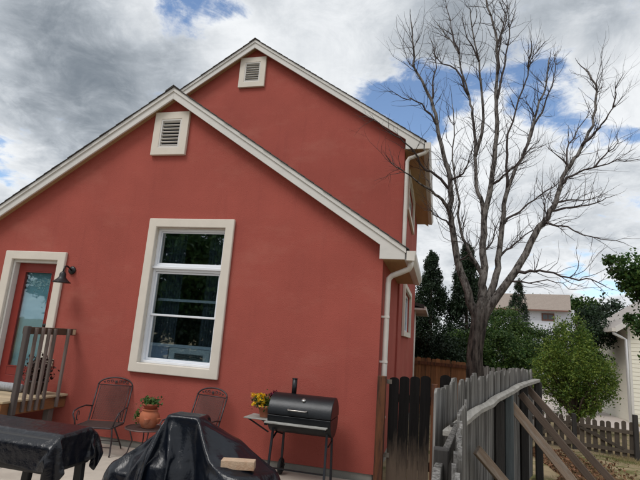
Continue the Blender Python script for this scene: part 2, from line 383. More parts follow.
def frame_xz(x0, x1, z0, z1, w, y0, y1, wb=None, wt=None):
    wb = wb or w; wt = wt or w
    return [MB().box(x0, x0+w, y0, y1, z0, z1), MB().box(x1-w, x1, y0, y1, z0, z1),
            MB().box(x0+w+.0005, x1-w-.0005, y0, y1, z1-wt, z1), MB().box(x0+w+.0005, x1-w-.0005, y0, y1, z0, z0+wb)]
def joined(parts):
    m = MB()
    for p in parts: m.add(p.v, p.f)
    return m
def ring(x0, x1, z0, z1, w, y0, y1):
    """one piece frame, no inner seams"""
    m = MB(); o = [(x0,z0),(x1,z0),(x1,z1),(x0,z1)]; i = [(x0+w,z0+w),(x1-w,z0+w),(x1-w,z1-w),(x0+w,z1-w)]
    vs = [(x, y0, z) for x, z in o]+[(x, y0, z) for x, z in i]+[(x, y1, z) for x, z in o]+[(x, y1, z) for x, z in i]
    fs = []
    for k in range(4):
        n = (k+1) % 4
        fs += [(k, n, 4+n, 4+k), (8+k, 12+k, 12+n, 8+n), (k, 8+k, 8+n, n), (4+k, 4+n, 12+n, 12+k)]
    return m.add(vs, fs)

# gable vents
def vent(x0, x1, z0, z1, yw, label):
    fr = build(ring(x0, x1, z0, z1, .118, yw-.055, yw-.001), 'gable_vent', M_TRIM, H, bevel=.008, seg=2); tag(fr, label)
    build(MB().box(x0+.119, x1-.119, yw-.004, yw-.001, z0+.119, z1-.119), 'vent_backing', M_DARK, fr, loc=WL[fr.name])
    build(ring(x0+.1185, x1-.1185, z0+.1185, z1-.1185, .022, yw-.048, yw-.0045), 'vent_frame', M_FASCIA, fr, loc=WL[fr.name])
    n = 8; a, b = z0+.158, z1-.155
    for k in range(n):
        z = a+(b-a)*k/(n-1)
        build(MB().bar((x0+.142, yw-.024, z), (x1-.142, yw-.024, z), .032, .007, (0, .30, .95)), 'slat', M_FASCIA, fr, loc=WL[fr.name])
vent(-3.563,-2.989,4.095,4.785,0,'lower cream louvred gable vent'); vent(-3.449,-2.875,6.553,7.23,2.4,'upper cream louvred gable vent')

# big front window
M_GLASS = glass_mat('window_glass', (.76,.84,.88), .27)
def window():
    w = link('window', None, H, (-2.74, 0, 1.0)); tag(w, 'tall white window with transom in cream stucco surround')
    build(ring(-3.405,-2.073,.961,3.117,.127,-.05,-.001), 'surround', M_TRIM, w, bevel=.012, seg=2)
    build(joined([MB().box(-3.299,-3.291,.0,.06,1.081,2.989), MB().box(-2.209,-2.201,.0,.06,1.081,2.989), MB().box(-3.29,-2.21,.0,.06,2.981,2.989), MB().box(-3.29,-2.21,.0,.06,1.081,1.089)]), 'reveal', M_TRIM, w)
    build(ring(-3.29,-2.21,1.09,2.98,.034,.045,.13), 'frame', M_VINYL, w, bevel=.004)
    build(MB().box(-3.255,-2.245,.046,.128,2.36,2.465), 'mullion', M_VINYL, w, bevel=.004)
    build(MB().box(-3.30,-2.20,.01,.046,2.395,2.43), 'mullion_bead', M_VINYL, w, bevel=.004)
    for nm, z0, z1, y, b in (('transom_sash',2.466,2.945,.075,.018), ('upper_sash',1.735,2.358,.07,.026), ('lower_sash',1.125,1.765,.10,.032)):
        s = build(ring(-3.255,-2.245,z0,z1,b,y,y+.028), nm, M_VINYL, w, bevel=.003)
        build(MB().box(-3.255+b,-2.245-b,y+.012,y+.016,z0+b,z1-b), 'pane', M_GLASS, s, loc=WL[s.name])
    # what stands behind the panes
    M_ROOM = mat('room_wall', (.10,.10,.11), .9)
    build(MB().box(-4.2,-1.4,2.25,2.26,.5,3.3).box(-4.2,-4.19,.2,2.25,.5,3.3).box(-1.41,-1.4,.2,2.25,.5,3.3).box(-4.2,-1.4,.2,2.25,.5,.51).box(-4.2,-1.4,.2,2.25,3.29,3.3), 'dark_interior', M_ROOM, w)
    M_CUR = mat('curtain_cloth', (.10,.115,.14), .9, .2, (20,20,1))
    for x0, x1 in ((-3.29,-2.93), (-2.56,-2.21)):
        c = MB(); n = 40
        pts = [(x0+(x1-x0)*i/n, .27+.02*math.sin(i*1.25)+.008*math.sin(i*3.1)) for i in range(n+1)]
        c.add([(x, y, 1.3) for x, y in pts]+[(x, y, 2.95) for x, y in pts], [(i, i+1, n+2+i, n+1+i) for i in range(n)])
        build(c, 'curtain', M_CUR, w, smooth=True)
    build(MB().box(-3.25,-2.25,.2,.235,1.955,1.99), 'inner_bar', M_VINYL, w)
    f = build(MB().box(-2.93,-2.30,.135,.32,1.13,1.315), 'window_fan', mat('fan_plastic', (.80,.79,.76), .5), w, bevel=.01)
    g = MB()
    for k in range(6): g.box(-2.83,-2.40,.129,.134,1.175+k*.012,1.181+k*.012)
    build(g, 'grille', M_DARK, f, loc=WL[f.name])
    build(MB().box(-3.25,-2.94,.14,.15,1.13,1.325), 'side_panel', mat('pale_panel', (.45,.48,.58), .6, .1, (60,2,2)), w)
    build(MB().box(-3.25,-2.25,.134,.19,1.32,1.36), 'fan_top_rail', M_VINYL, w)
window()

# red door with glass
M_RED = mat('door_red_paint', (.24,.028,.020), .45, .1, (4,4,10), 6)
def door():
    d = link('door', None, H, (-5.28, 0, .58)); tag(d, 'red door with long bluish glass in cream surround')
    c = [MB().box(-5.845,-5.712,-.05,-.001,.575,2.575), MB().box(-4.858,-4.735,-.05,-.001,.575,2.575), MB().box(-5.7115,-4.8585,-.05,-.001,2.457,2.575)]
    m = MB().prism([(-5.845,.575),(-5.845,2.575),(-4.735,2.575),(-4.735,.575),(-4.868,.575),(-4.868,2.445),(-5.702,2.445),(-5.702,.575)], 'y', -.05, -.001)
    build(m, 'surround', M_TRIM, d, bevel=.012, seg=2)
    m = MB().prism([(-5.709,.58),(-5.709,2.453),(-4.862,2.453),(-4.862,.58),(-4.90,.58),(-4.90,2.405),(-5.67,2.405),(-5.67,.58)], 'y', -.0005, .12)
    build(m, 'jamb', M_FASCIA, d)
    leaf = build(ring(-5.668,-4.902,.60,2.403,.125,.085,.125), 'door_leaf', M_RED, d, bevel=.004)
    build(MB().box(-5.54,-5.03,.087,.123,.73,.85), 'kick_panel', M_RED, d)
    build(ring(-5.543,-5.027,.851,2.278,.014,.08,.128), 'glazing_bead', M_RED, d)
    build(MB().box(-5.529,-5.041,.10,.106,.865,2.264), 'pane', glass_mat('door_glass', (.8,.9,.92), .10), d)
    build(MB().box(-5.529,-5.041,.145,.15,.865,2.264), 'blind', mat('blind_cloth', (.30,.44,.49), .8, .12, (2,2,6)), d)
    lc = MB()
    for k in range(130):
        x = random.uniform(-5.46,-5.09); z = 2.12+random.uniform(-.05,.06)-(.11*random.random() if k % 3 == 0 and abs(x+5.27) < .1 else 0)
        lc.tube([(x, .142, z), (x+random.uniform(-.03,.03), .142, z+random.uniform(-.03,.03))], .006, 4)
    build(lc, 'lace_valance', mat('lace', (.8,.85,.85), .9), d)
    build(MB().box(-5.9,-4.7,.3,.31,.4,2.6), 'dark_interior', M_DARK, d)
    h = MB(); h.tube([(-4.965,.085,1.48),(-4.965,.03,1.48)], .012, 8); h.lathe((-4.965,.02,1.48), [(.012,0),(.028,.004),(.028,.02),(.01,.026)], 12, 'y'); build(h, 'handle', M_BLACK, d, smooth=True)
    build(MB().box(-5.9,-4.7,-.10,.085,.572,.60), 'threshold', mat('threshold_metal', (.3,.3,.3), .4, metal=.6), d, bevel=.004)
door()

# windows in the right hand wall
for (y0, y1, z0, z1) in SWN:
    w = link('window', None, H, (.03, (y0+y1)/2, z0))
    m = ring(y0-.1, y1+.1, z0-.1, z1+.1, .1, 0, 1)
    m.v = [(.032 if t == 0 else .085, y, z) for y, t, z in [(a, b, c) for a, b, c in m.v]]
    build(m, 'surround', M_TRIM, w, bevel=.006)
    m = ring(y0, y1, z0, z1, .05, 0, 1); m.v = [(-.05 if t == 0 else .0, y, z) for y, t, z in m.v]
    build(m, 'frame', M_VINYL, w)
    build(MB().box(-.03,-.025,y0+.05,y1-.05,z0+.05,z1-.05), 'pane', M_GLASS, w)
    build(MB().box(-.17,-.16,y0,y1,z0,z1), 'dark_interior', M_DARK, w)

# outlet box
o = thing('outlet_cover', 'small cream outlet cover on red wall beside the deck railing', 'outlet', (-4.69,-.001,.96))
build(MB().box(-4.725,-4.655,-.03,-.001,.905,1.02), 'cover', mat('outlet_plastic', (.62,.56,.42), .5), o, bevel=.006)
build(MB().box(-4.71,-4.67,-.037,-.031,.975,1.0).box(-4.71,-4.67,-.037,-.031,.925,.95), 'flap', M_DARK, o)

# gooseneck wall lamp
L_ = thing('wall_lamp', 'black gooseneck barn lamp on the red wall beside the door', 'lamp', (-4.605,0,2.32))
build(MB().lathe((-4.605,-.001,2.31), [(.055,0),(.062,-.012),(.056,-.028),(.02,-.034)], 20, 'y'), 'back_plate', M_BLACK, L_, smooth=True)
build(MB().tube([(-4.605,-.03,2.31),(-4.60,-.08,2.335),(-4.585,-.15,2.355),(-4.565,-.205,2.34),(-4.55,-.235,2.30),(-4.545,-.245,2.255)], .0125, 10), 'arm', M_BLACK, L_, smooth=True)
build(MB().lathe((-4.545,-.245,2.10), [(.118,0),(.124,.006),(.112,.014),(.082,.040),(.060,.062),(.046,.085),(.044,.125),(.030,.150),(.014,.165)], 24), 'lamp_shade', M_BLACK, L_, smooth=True)

# ============================================================ DECK
M_DECKT = mat('deck_tan', (.42,.33,.215), .85, .18, (2,14,14), 7, .3, rnd=.15)
M_RIM = mat('deck_rim', (.20,.085,.032), .8, .3, (14,2.5,14), 7, .3, col2=(.09,.035,.015), thr=(.5,.65))
M_BALU = mat('baluster_wood', (.16,.125,.11), .85, .25, (14,14,2), 7, .3, rnd=.2)
D = thing('deck', 'raised wooden deck with short baluster railing below the red door', 'deck', (-5.5,-.5,0))
for k in range(8):
    y = -1.07+k*.133
    build(MB().box(-7.6,-4.315+random.uniform(-.006,.006), y, y+.126, .548, .575), 'deck_board', M_DECKT, D, bevel=.004)
build(MB().box(-4.375,-4.336,-1.06,-.01,.40,.546), 'rim_joist', M_RIM, D, bevel=.004)
build(MB().box(-7.6,-4.38,-1.06,-1.02,.40,.546), 'front_joist', M_DECKT, D, bevel=.004)
for y in (-.70,-.35): build(MB().box(-7.5,-4.376,y,y+.04,.41,.545), 'joist', M_RIM, D)
for x, y in ((-4.42,-.20),(-4.42,-1.01),(-6.3,-1.0)): build(MB().box(x-.045,x+.045,y-.045,y+.045,.0,.399), 'support_post', M_BALU, D, bevel=.005)
build(MB().box(-4.335,-4.27,-.955,-.895,.405,1.475), 'newel_post', mat('newel_wood', (.075,.062,.058), .8, .3, (14,14,2), 6, .3), D, bevel=.006)
build(MB().box(-4.40,-4.336,-.90,-.03,1.375,1.465), 'top_rail', mat('rail_wood', (.075,.042,.026), .75, .3, (14,2,14), 6, .3), D, bevel=.005)
build(MB().box(-4.335,-4.332,-.10,-.045,1.385,1.455), 'end_tag', mat('end_grain', (.55,.45,.30), .8, .3, (40,40,40)), D)
for y in (-.765,-.655,-.55,-.445,-.20):
    build(MB().box(-4.335,-4.298,y-.018,y+.018,.42,1.455+random.uniform(-.005,.012)), 'baluster', M_BALU, D, bevel=.004)
build(MB().box(-5.3,-3.96,-1.42,-1.10,.40,.44), 'step_tread', mat('tread_wood', (.50,.40,.22), .8, .15, (2,14,14), 6, .3), D, bevel=.005)
build(MB().box(-5.3,-5.25,-1.40,-1.10,0,.399).box(-4.05,-4.0,-1.40,-1.10,0,.399), 'step_riser', M_RIM, D)
m = MB(); n = 24
o = thing('door_mat', 'rolled grey woven mat lying on the deck below the door', 'mat', (-5.1,-.30,.576))
build(MB().lathe((-5.65,-.36,.632), [(.0,0),(.05,.001),(.056,.02),(.057,.6),(.056,.86),(.05,.879),(.0,.88)], 18, 'x'), 'roll', mat('mat_weave', (.34,.35,.37), .9, .3, (120,30,30), 3, .6, (200,60,60)), o, smooth=True)
build(MB().box(-5.62,-4.80,-.30,-.12,.577,.588), 'loose_end', MATS['mat_weave'], o, bevel=.004)

# ============================================================ foliage helpers
def leaves_mesh(name, C, size, m, up_bias=.3, aspect=.55, jitter=.35, fold=.25):
    """diamond leaves with a folded midrib, centres C (n,3)"""
    n = len(C); d = rng.normal(size=(n,3)); d[:,2] += up_bias*.5; d /= np.linalg.norm(d, axis=1)[:,None]
    e = rng.normal(size=(n,3)); e -= d*(e*d).sum(1)[:,None]; e /= np.linalg.norm(e, axis=1)[:,None]
    nn = np.cross(d, e); s = (size*(1+jitter*rng.uniform(-1,1,n)))[:,None]
    a = C-d*s*.5; b = C+d*s*.5; l = C+e*s*aspect*.5+nn*s*fold*.4; r = C-e*s*aspect*.5+nn*s*fold*.4
    V = np.stack([a,l,b,r],1).reshape(-1,3)
    me = bpy.data.meshes.new(name); me.vertices.add(4*n); me.vertices.foreach_set('co', V.astype(np.float32).ravel())
    tri = np.arange(n)[:,None]*4+np.array([0,1,2,0,2,3])[None]
    me.loops.add(6*n); me.loops.foreach_set('vertex_index', tri.astype(np.int32).ravel())
    me.polygons.add(2*n); me.polygons.foreach_set('loop_start', np.arange(0,6*n,3,dtype=np.int32)); me.polygons.foreach_set('loop_total', np.full(2*n,3,np.int32))
    me.materials.append(m); me.update(); me.validate(); return me
def leafmat(name, col, col2=None, island=.45, trans=.3, rough=.55):
    return mat(name, col, rough, .25, (1.5,1.5,1.5), 3, col2=col2, thr=(.4,.65), island=island, trans=trans, world_co=True, spec=.3)
LM_MID = leafmat('leaf_mid', (.055,.105,.022), (.03,.065,.016)); LM_DARK = leafmat('leaf_dark', (.016,.038,.014), (.010,.022,.010), trans=.12)
LM_BRIGHT = leafmat('leaf_bright', (.17,.25,.045), (.09,.16,.028)); LM_FAR = leafmat('leaf_far', (.05,.085,.03), (.03,.055,.022))
LM_RIGHT = leafmat('leaf_fresh', (.06,.125,.028), (.035,.085,.02))
M_BARK = mat('bark_brown', (.075,.055,.04), .95, .3, (12,12,3), 7, .8)

def wander(p, d, ln, n, bend, upb=0.):
    pts = [Vector(p)]; d = Vector(d).normalized()
    for i in range(n):
        d = (d+Vector([random.gauss(0,bend) for _ in range(3)])+Vector((0,0,upb))).normalized(); pts.append(pts[-1]+d*ln/n)
    return pts
def leafy_tree(name, label, cat, base, trunk_h, trunk_r, env, nclump, nleaf, lsize, lm, group=None, clump_r=.3, shell=.5, limbs=9, aspect=.55, zs=1.):
    """env: list of ellipsoids (cx,cy,cz,rx,ry,rz) relative to the base; clumps favour the outer shell"""
    T = thing(name, label, cat, base, group); B = Vector(base)
    tr = MB(); top = B+Vector((0,0,trunk_h)); tr.tube([B-Vector((0,0,.1)), B+Vector((.02,.03,trunk_h*.4)), top], [trunk_r*1.25, trunk_r, trunk_r*.75], 10)
    vol = np.array([e[3]*e[4]*e[5] for e in env]); vol = vol/vol.sum(); CC = []
    while len(CC) < nclump:
        e = env[rng.choice(len(env), p=vol)]; u = rng.normal(size=3); u /= np.linalg.norm(u); rr = shell+(1-shell)*rng.random()**.6
        if rng.random() < .12: rr *= 1.12
        CC.append([base[0]+e[0]+u[0]*e[3]*rr, base[1]+e[1]+u[1]*e[4]*rr, base[2]+e[2]+u[2]*e[5]*rr])
    CC = np.array(CC)
    for k in range(limbs):
        c = Vector(CC[rng.integers(len(CC))]); s = B+Vector((0,0,trunk_h*random.uniform(.45,1)))
        mid = (s+c)/2+Vector((random.gauss(0,.1), random.gauss(0,.1), .1)); tr.tube([s, mid, c], [trunk_r*.45, trunk_r*.28, trunk_r*.08], 6)
    build(tr, 'trunk', M_BARK, T, smooth=True)
    k = rng.integers(len(CC), size=nleaf); sz = clump_r*(.6+.8*rng.random(len(CC)))
    P = CC[k]+rng.normal(size=(nleaf,3))*sz[k][:,None]*np.array([.55,.55,.42*zs])
    P[:,2] = np.maximum(P[:,2], base[2]+.05)
    P -= np.array(base)
    c = link('crown', leaves_mesh('crown', P, lsize, lm, aspect=aspect), T, base); tag(c, kind='stuff')
    return T

# ============================================================ FURNITURE ON THE PATIO
def R2(a): return Matrix.Rotation(a, 4, 'Z')
def iron_chair(label, loc, ang, group):
    T = thing('patio_chair', label, 'chair', loc, group)
    X = Matrix.Translation(loc) @ R2(ang)       # local: +y is the back, seat faces -y
    def tr(pts): return [X @ Vector(p) for p in pts]
    fm = MB(); W = .225
    back = lambda t: (.20+.17*t, .33+.45*t)     # y, z along the back
    for s in (-1, 1):
        fm.tube(tr([(s*W, -.24, .335), (s*W, .18, .315), (s*W, .205, .335)]+[(s*W, *back(t)) for t in (.05,.5,.97)]), .0105, 8)
    top = [(W*math.cos(a), back(.97)[0]+.03*math.sin(a), back(.97)[1]+.098*math.sin(a)) for a in arc(0, math.pi, 15)]
    fm.tube(tr(top), .0105, 8); fm.tube(tr([(-W, *back(.97)), (W, *back(.97))]), .007, 6)
    fm.tube(tr([(-W, -.24, .335), (-W*.9, -.255, .33), (W*.9, -.255, .33), (W, -.24, .335)]), .0105, 8)
    build(fm, 'frame', M_IRONF, T, smooth=True)
    # inner frame and woven metal mesh of back and seat
    w = .19
    for q in (-w, w): build(MB().tube(tr([(q, *back(.03)), (q, *back(.97))]), .005, 6), 'inner_bar', M_IRONF, T, smooth=True)
    def mesh_panel(f, u0, u1, v0, v1, nu, nv, name):
        pm = MB(); r = .0014
        for i in range(nu+1):
            u = u0+(u1-u0)*i/nu; a, b, c = [X @ Vector(f(u, v0+(v1-v0)*q)) for q in (0, .5, 1)]; pm.bar(a, b, r*2, r*2, (0,1,0)); pm.bar(b, c, r*2, r*2, (0,1,0))
        for j in range(nv+1):
            v = v0+(v1-v0)*j/nv; a, b = X @ Vector(f(u0, v)), X @ Vector(f(u1, v)); pm.bar(a, b, r*2, r*2)
        return build(pm, name, M_IRON, T)
    mesh_panel(lambda u, v: (u, back(v)[0]-.02*(1-(u/w)**2), back(v)[1]), -w, w, .04, .96, 30, 38, 'back_mesh')
    mesh_panel(lambda u, v: (u, v, .332-.02*(1-(u/W)**2)), -W, W, -.235, .19, 34, 32, 'seat_mesh')
    # scrolls under the arch
    sc = MB(); y0, z0 = back(.97)
    for s in (-1, 1):
        for cx, r in ((.055,.022), (.105,.020), (.15,.014)):
            zc = z0+.015+r*.9+.02*(1-cx/.2)
            sc.tube(tr([(s*cx+r*(1-k*.055)*math.cos(k*.75)*s, y0+.01, zc+r*(1-k*.055)*math.sin(k*.75)) for k in range(12)]), .0042, 5)
    for k in range(6):
        a = k*math.pi/3; sc.tube(tr([(0, y0+.012, z0+.042), (.026*math.cos(a), y0+.012, z0+.042+.026*math.sin(a))]), [.011,.004], 6)
    build(sc, 'scrollwork', M_IRONF, T, smooth=True)
    for s in (-1, 1):
        am = MB(); am.tube(tr([(s*W, back(.38)[0], back(.38)[1]), (s*(W+.035), .12, .525), (s*(W+.045), -.08, .52), (s*(W+.045), -.20, .505), (s*(W+.04), -.235, .47), (s*(W+.012), -.225, .40), (s*W, -.22, .335)]), .0095, 8)
        am.tube(tr([(s*(W+.03), -.10+.035*math.cos(t), .435+.055*math.sin(t)) for t in arc(0, 5.2, 12)]), .006, 6)
        build(am, 'armrest', M_IRONF, T, smooth=True)
    for s in (-1, 1):
        build(MB().tube(tr([(s*(W-.01), -.21, .33), (s*(W+.0), -.19, .18), (s*(W+.01), -.22, .02), (s*(W+.012), -.235, .005)]), .010, 8), 'leg', M_IRONF, T, smooth=True)
        build(MB().tube(tr([(s*(W-.01), -.12, .325), (s*(W-.005), .05, .18), (s*(W+.0), .22, .03), (s*(W+.0), .235, .006)]), .010, 8), 'leg', M_IRONF, T, smooth=True)
    build(MB().tube(tr([(-W, -.195, .10), (W, -.195, .10)]), .006, 6).tube(tr([(-W, .14, .105), (W, .14, .105)]), .006, 6), 'stretcher', M_IRONF, T, smooth=True)
    return T
iron_chair('brown wrought iron mesh chair left of the terracotta pot', (-3.42,-.42,0), math.radians(18), 'wrought iron patio chairs')
iron_chair('brown wrought iron mesh chair half hidden behind the black tarp', (-2.15,-.46,0), math.radians(-10), 'wrought iron patio chairs')

T = thing('side_table', 'small iron mesh side table carrying the terracotta strawberry pot', 'table', (-2.80,-.36,0))
tm = MB(); c = (-2.80,-.36)
tm.tube([(c[0]+.25*math.cos(a), c[1]+.25*math.sin(a), .345) for a in arc(0, 2*math.pi, 33)], .009, 6)
for k in range(-12, 13):
    q = k*.02; h = math.sqrt(max(.25**2-q*q, 0)); tm.bar((c[0]+q, c[1]-h, .343), (c[0]+q, c[1]+h, .343), .005, .004); tm.bar((c[0]-h, c[1]+q, .343), (c[0]+h, c[1]+q, .343), .005, .004)
build(tm, 'table_top', M_IRON, T)
for k in range(4):
    a = math.radians(40+90*k); dx, dy = math.cos(a), math.sin(a)
    build(MB().tube([(c[0]+.20*dx, c[1]+.20*dy, .34), (c[0]+.15*dx, c[1]+.15*dy, .2), (c[0]+.19*dx, c[1]+.19*dy, .06), (c[0]+.24*dx, c[1]+.24*dy, .006)], .008, 8), 'leg', M_IRONF, T, smooth=True)

T = thing('strawberry_pot', 'bulging terracotta pot with side pockets and a green plant', 'plant pot', (-2.78,-.36,.35))
px, py = -2.78, -.36
build(MB().lathe((px,py,.3505), [(.070,0),(.082,.008),(.115,.065),(.126,.12),(.116,.165),(.094,.19),(.086,.197),(.095,.21),(.103,.218),(.09,.222),(.08,.21)], 28), 'pot', M_TERRA, T, smooth=True)
for k in range(5):
    a = math.radians(-70+72*k); dx, dy = math.cos(a), math.sin(a)
    build(MB().lathe((px+.120*dx, py+.120*dy, .45), [(.010,-.04),(.026,-.018),(.036,.012),(.040,.024),(.030,.022)], 10), 'pocket', M_TERRA, T, smooth=True)
build(MB().lathe((px,py,.562), [(.062,0),(.068,.008),(.094,.05),(.102,.054),(.102,.074),(.088,.075),(.085,.06)], 24), 'upper_pot', mat('terracotta_red', (.30,.07,.035), .8, .15, (9,9,9), 5, .2), T, smooth=True)
q = rng.normal(size=(330,3))*np.array([.052,.052,.026])+np.array([0,0,.305]); q2 = rng.normal(size=(60,3))*np.array([.016,.025,.04])+np.array([-.13,-.06,.13])
tag(link('foliage', leaves_mesh('foliage', np.concatenate([q,q2]), .042, leafmat('strawberry_leaf', (.11,.20,.05), (.05,.11,.03)), aspect=.75), T, (px,py,.35)), kind='stuff')

# smoker
M_SMOK = mat('smoker_steel', (.014,.016,.019), .38, .35, (9,9,9), 7, .12, metal=.35, spec=.5)
M_SHELF = mat('smoker_shelf', (.33,.33,.31), .6, .3, (5,25,25), 7, .2, col2=(.16,.14,.11), thr=(.5,.7))
G = thing('barrel_smoker', 'black barrel charcoal smoker on wheeled legs against the red wall', 'grill', (-.80,-.36,0))
cx0, cx1, cy, cz, R = -1.16, -.425, -.37, .715, .215
def half(a0, a1, rr, x0, x1, n=18):
    m = MB(); A = arc(a0, a1, n)
    vs = [(x, cy+rr*math.cos(a), cz+rr*math.sin(a)) for x in (x0, x1) for a in A]
    m.add(vs, [(i, i+1, n+i+1, n+i) for i in range(n-1)]+[tuple(range(n)), tuple(range(2*n-1, n-1, -1)), (0, n, 2*n-1, n-1)]); return m
build(half(math.radians(182), math.radians(358), R, cx0, cx1), 'firebox', M_SMOK, G, bevel=.006, seg=2)
lid = build(half(math.radians(0), math.radians(180), R+.004, cx0-.003, cx1+.003), 'lid', M_SMOK, G, bevel=.008, seg=2)
hm = MB(); yh, zh = cy-(R+.004)*math.cos(.33), cz+(R+.004)*math.sin(.33)
hm.tube([(-.92,yh+.02,zh),(-.92,yh-.035,zh-.004),(-.905,yh-.045,zh-.006),(-.715,yh-.045,zh-.006),(-.70,yh-.035,zh-.004),(-.70,yh+.02,zh)], .008, 8)
build(hm, 'handle', mat('steel_handle', (.5,.48,.45), .3, metal=1), G, smooth=True)
ya, za = cy-(R+.005)*math.cos(.85), cz+(R+.005)*math.sin(.85); 
tgm = MB(); tgm.tube([(-.765,ya+.004,za-.004),(-.765,ya-.012,za+.014)], [.022,.022], 16); build(tgm, 'thermometer', mat('gauge', (.55,.55,.53), .3, metal=.8), G, smooth=True)
build(MB().tube([(-.955,cy+.09,cz+.17),(-.955,cy+.09,1.095)], .030, 16).tube([(-.955,cy+.09,1.094),(-.955,cy+.09,1.10)], .034, 16), 'chimney', M_SMOK, G, smooth=True)
for k in range(4):
    y = -.655+k*.0285
    build(MB().box(-1.17,-.455,y,y+.024,.622,.637), 'shelf_slat', M_SHELF, G, bevel=.002)
for x in (-1.165,-.49): build(MB().box(x,x+.025,-.65,cy-.16,.60,.621), 'shelf_bracket', M_SMOK, G)
build(MB().box(-1.47,-1.175,-.52,-.20,.625,.638), 'side_shelf', M_SHELF, G, bevel=.003)
build(MB().bar((-1.42,-.48,.622),(-1.165,-.48,.50),.02,.012).bar((-1.42,-.25,.622),(-1.165,-.25,.50),.02,.012), 'side_bracket', M_SMOK, G)
for x, y, w in ((-1.10,-.53,0), (-.475,-.53,0), (-1.055,-.20,1), (-.475,-.20,0)):
    build(MB().bar((x, y+(.03 if y < -.4 else -.03), .62), (x-.015 if x < -.8 else x+.01, y-.02 if y < -.4 else y+.02, .07 if w else .004), .024, .024, (0,1,0)), 'leg', mat('smoker_leg', (.045,.05,.06), .4, .2, (9,9,9), metal=.5), G)
build(MB().tube([(-1.10,-.52,.44),(-1.09,-.40,.50),(-1.06,-.26,.46)], .012, 6).tube([(-.475,-.52,.44),(-.475,-.40,.40),(-.475,-.22,.43)], .010, 6).bar((-1.1,-.53,.14),(-.47,-.53,.14),.014,.014), 'brace', M_SMOK, G)
wm = MB(); wm.lathe((-1.09,-.20,.088), [(.03,0),(.082,.003),(.088,.01),(.088,.034),(.082,.04),(.03,.043)], 28, 'x')
wh = build(wm, 'wheel', mat('rubber', (.012,.012,.013), .8), G, smooth=True)
sp = MB()
for k in range(6):
    a = k*math.pi/3; sp.bar((-1.045,-.20,.088), (-1.045,-.20+.07*math.cos(a), .088+.07*math.sin(a)), .012, .01, (1,0,0))
build(sp, 'spoke', M_BLACK, wh, loc=WL[wh.name])

T = thing('flower_pot', 'terracotta pot of yellow and burgundy flowers on the smoker shelf', 'flower pot', (-1.255,-.36,.639))
FP = (-1.255,-.36,.639)
build(MB().lathe((FP[0],FP[1],.6395), [(.066,0),(.070,.004),(.092,.098),(.100,.10),(.102,.130),(.092,.13),(.088,.112)], 24), 'pot', M_TERRA, T, smooth=True)
q = rng.normal(size=(600,3))*np.array([.065,.05,.035])+np.array([-.02,0,.16])
tag(link('foliage', leaves_mesh('foliage', q, .032, LM_MID), T, FP), kind='stuff')
M_YEL = leafmat('petal_yellow', (.80,.52,.02), None, .25, .25); M_BUR = leafmat('petal_burgundy', (.12,.008,.025), None, .4, .2)
def blossom(x, y, z, r, m, n):
    P = np.array([[x, y, z]])+rng.normal(size=(n,3))*r*.42
    return link('blossom', leaves_mesh('blossom', P-np.array(FP), r*.9, m, aspect=.8), T, FP)
for k in range(26):
    a = random.uniform(0, 6.28); r = random.uniform(.01,.125); blossom(-1.315+r*math.cos(a)*1.05, -.39+r*math.sin(a)*.6, .835+random.uniform(-.05,.05)-.4*max(0, r-.08), .027, M_YEL, 26)
for k in range(9): blossom(-1.175+random.uniform(-.035,.05), -.35+random.uniform(-.04,.04), .85+random.uniform(-.05,.08), .027, M_BUR, 24)

T = thing('dark_plant', 'dark bushy potted plant standing on the deck behind the balusters', 'plant', (-4.58,-.33,.576))
build(MB().lathe((-4.58,-.33,.5765), [(.08,0),(.085,.004),(.11,.15),(.118,.152),(.118,.175),(.10,.175)], 20), 'pot', mat('dark_pot', (.03,.02,.018), .7), T, smooth=True)
q = rng.normal(size=(900,3))*np.array([.07,.07,.085])+np.array([0,0,.30])
tag(link('foliage', leaves_mesh('foliage', q, .05, leafmat('dried_leaf', (.045,.022,.018), (.02,.012,.01), .5, .1)), T, (-4.58,-.33,.576)), kind='stuff')

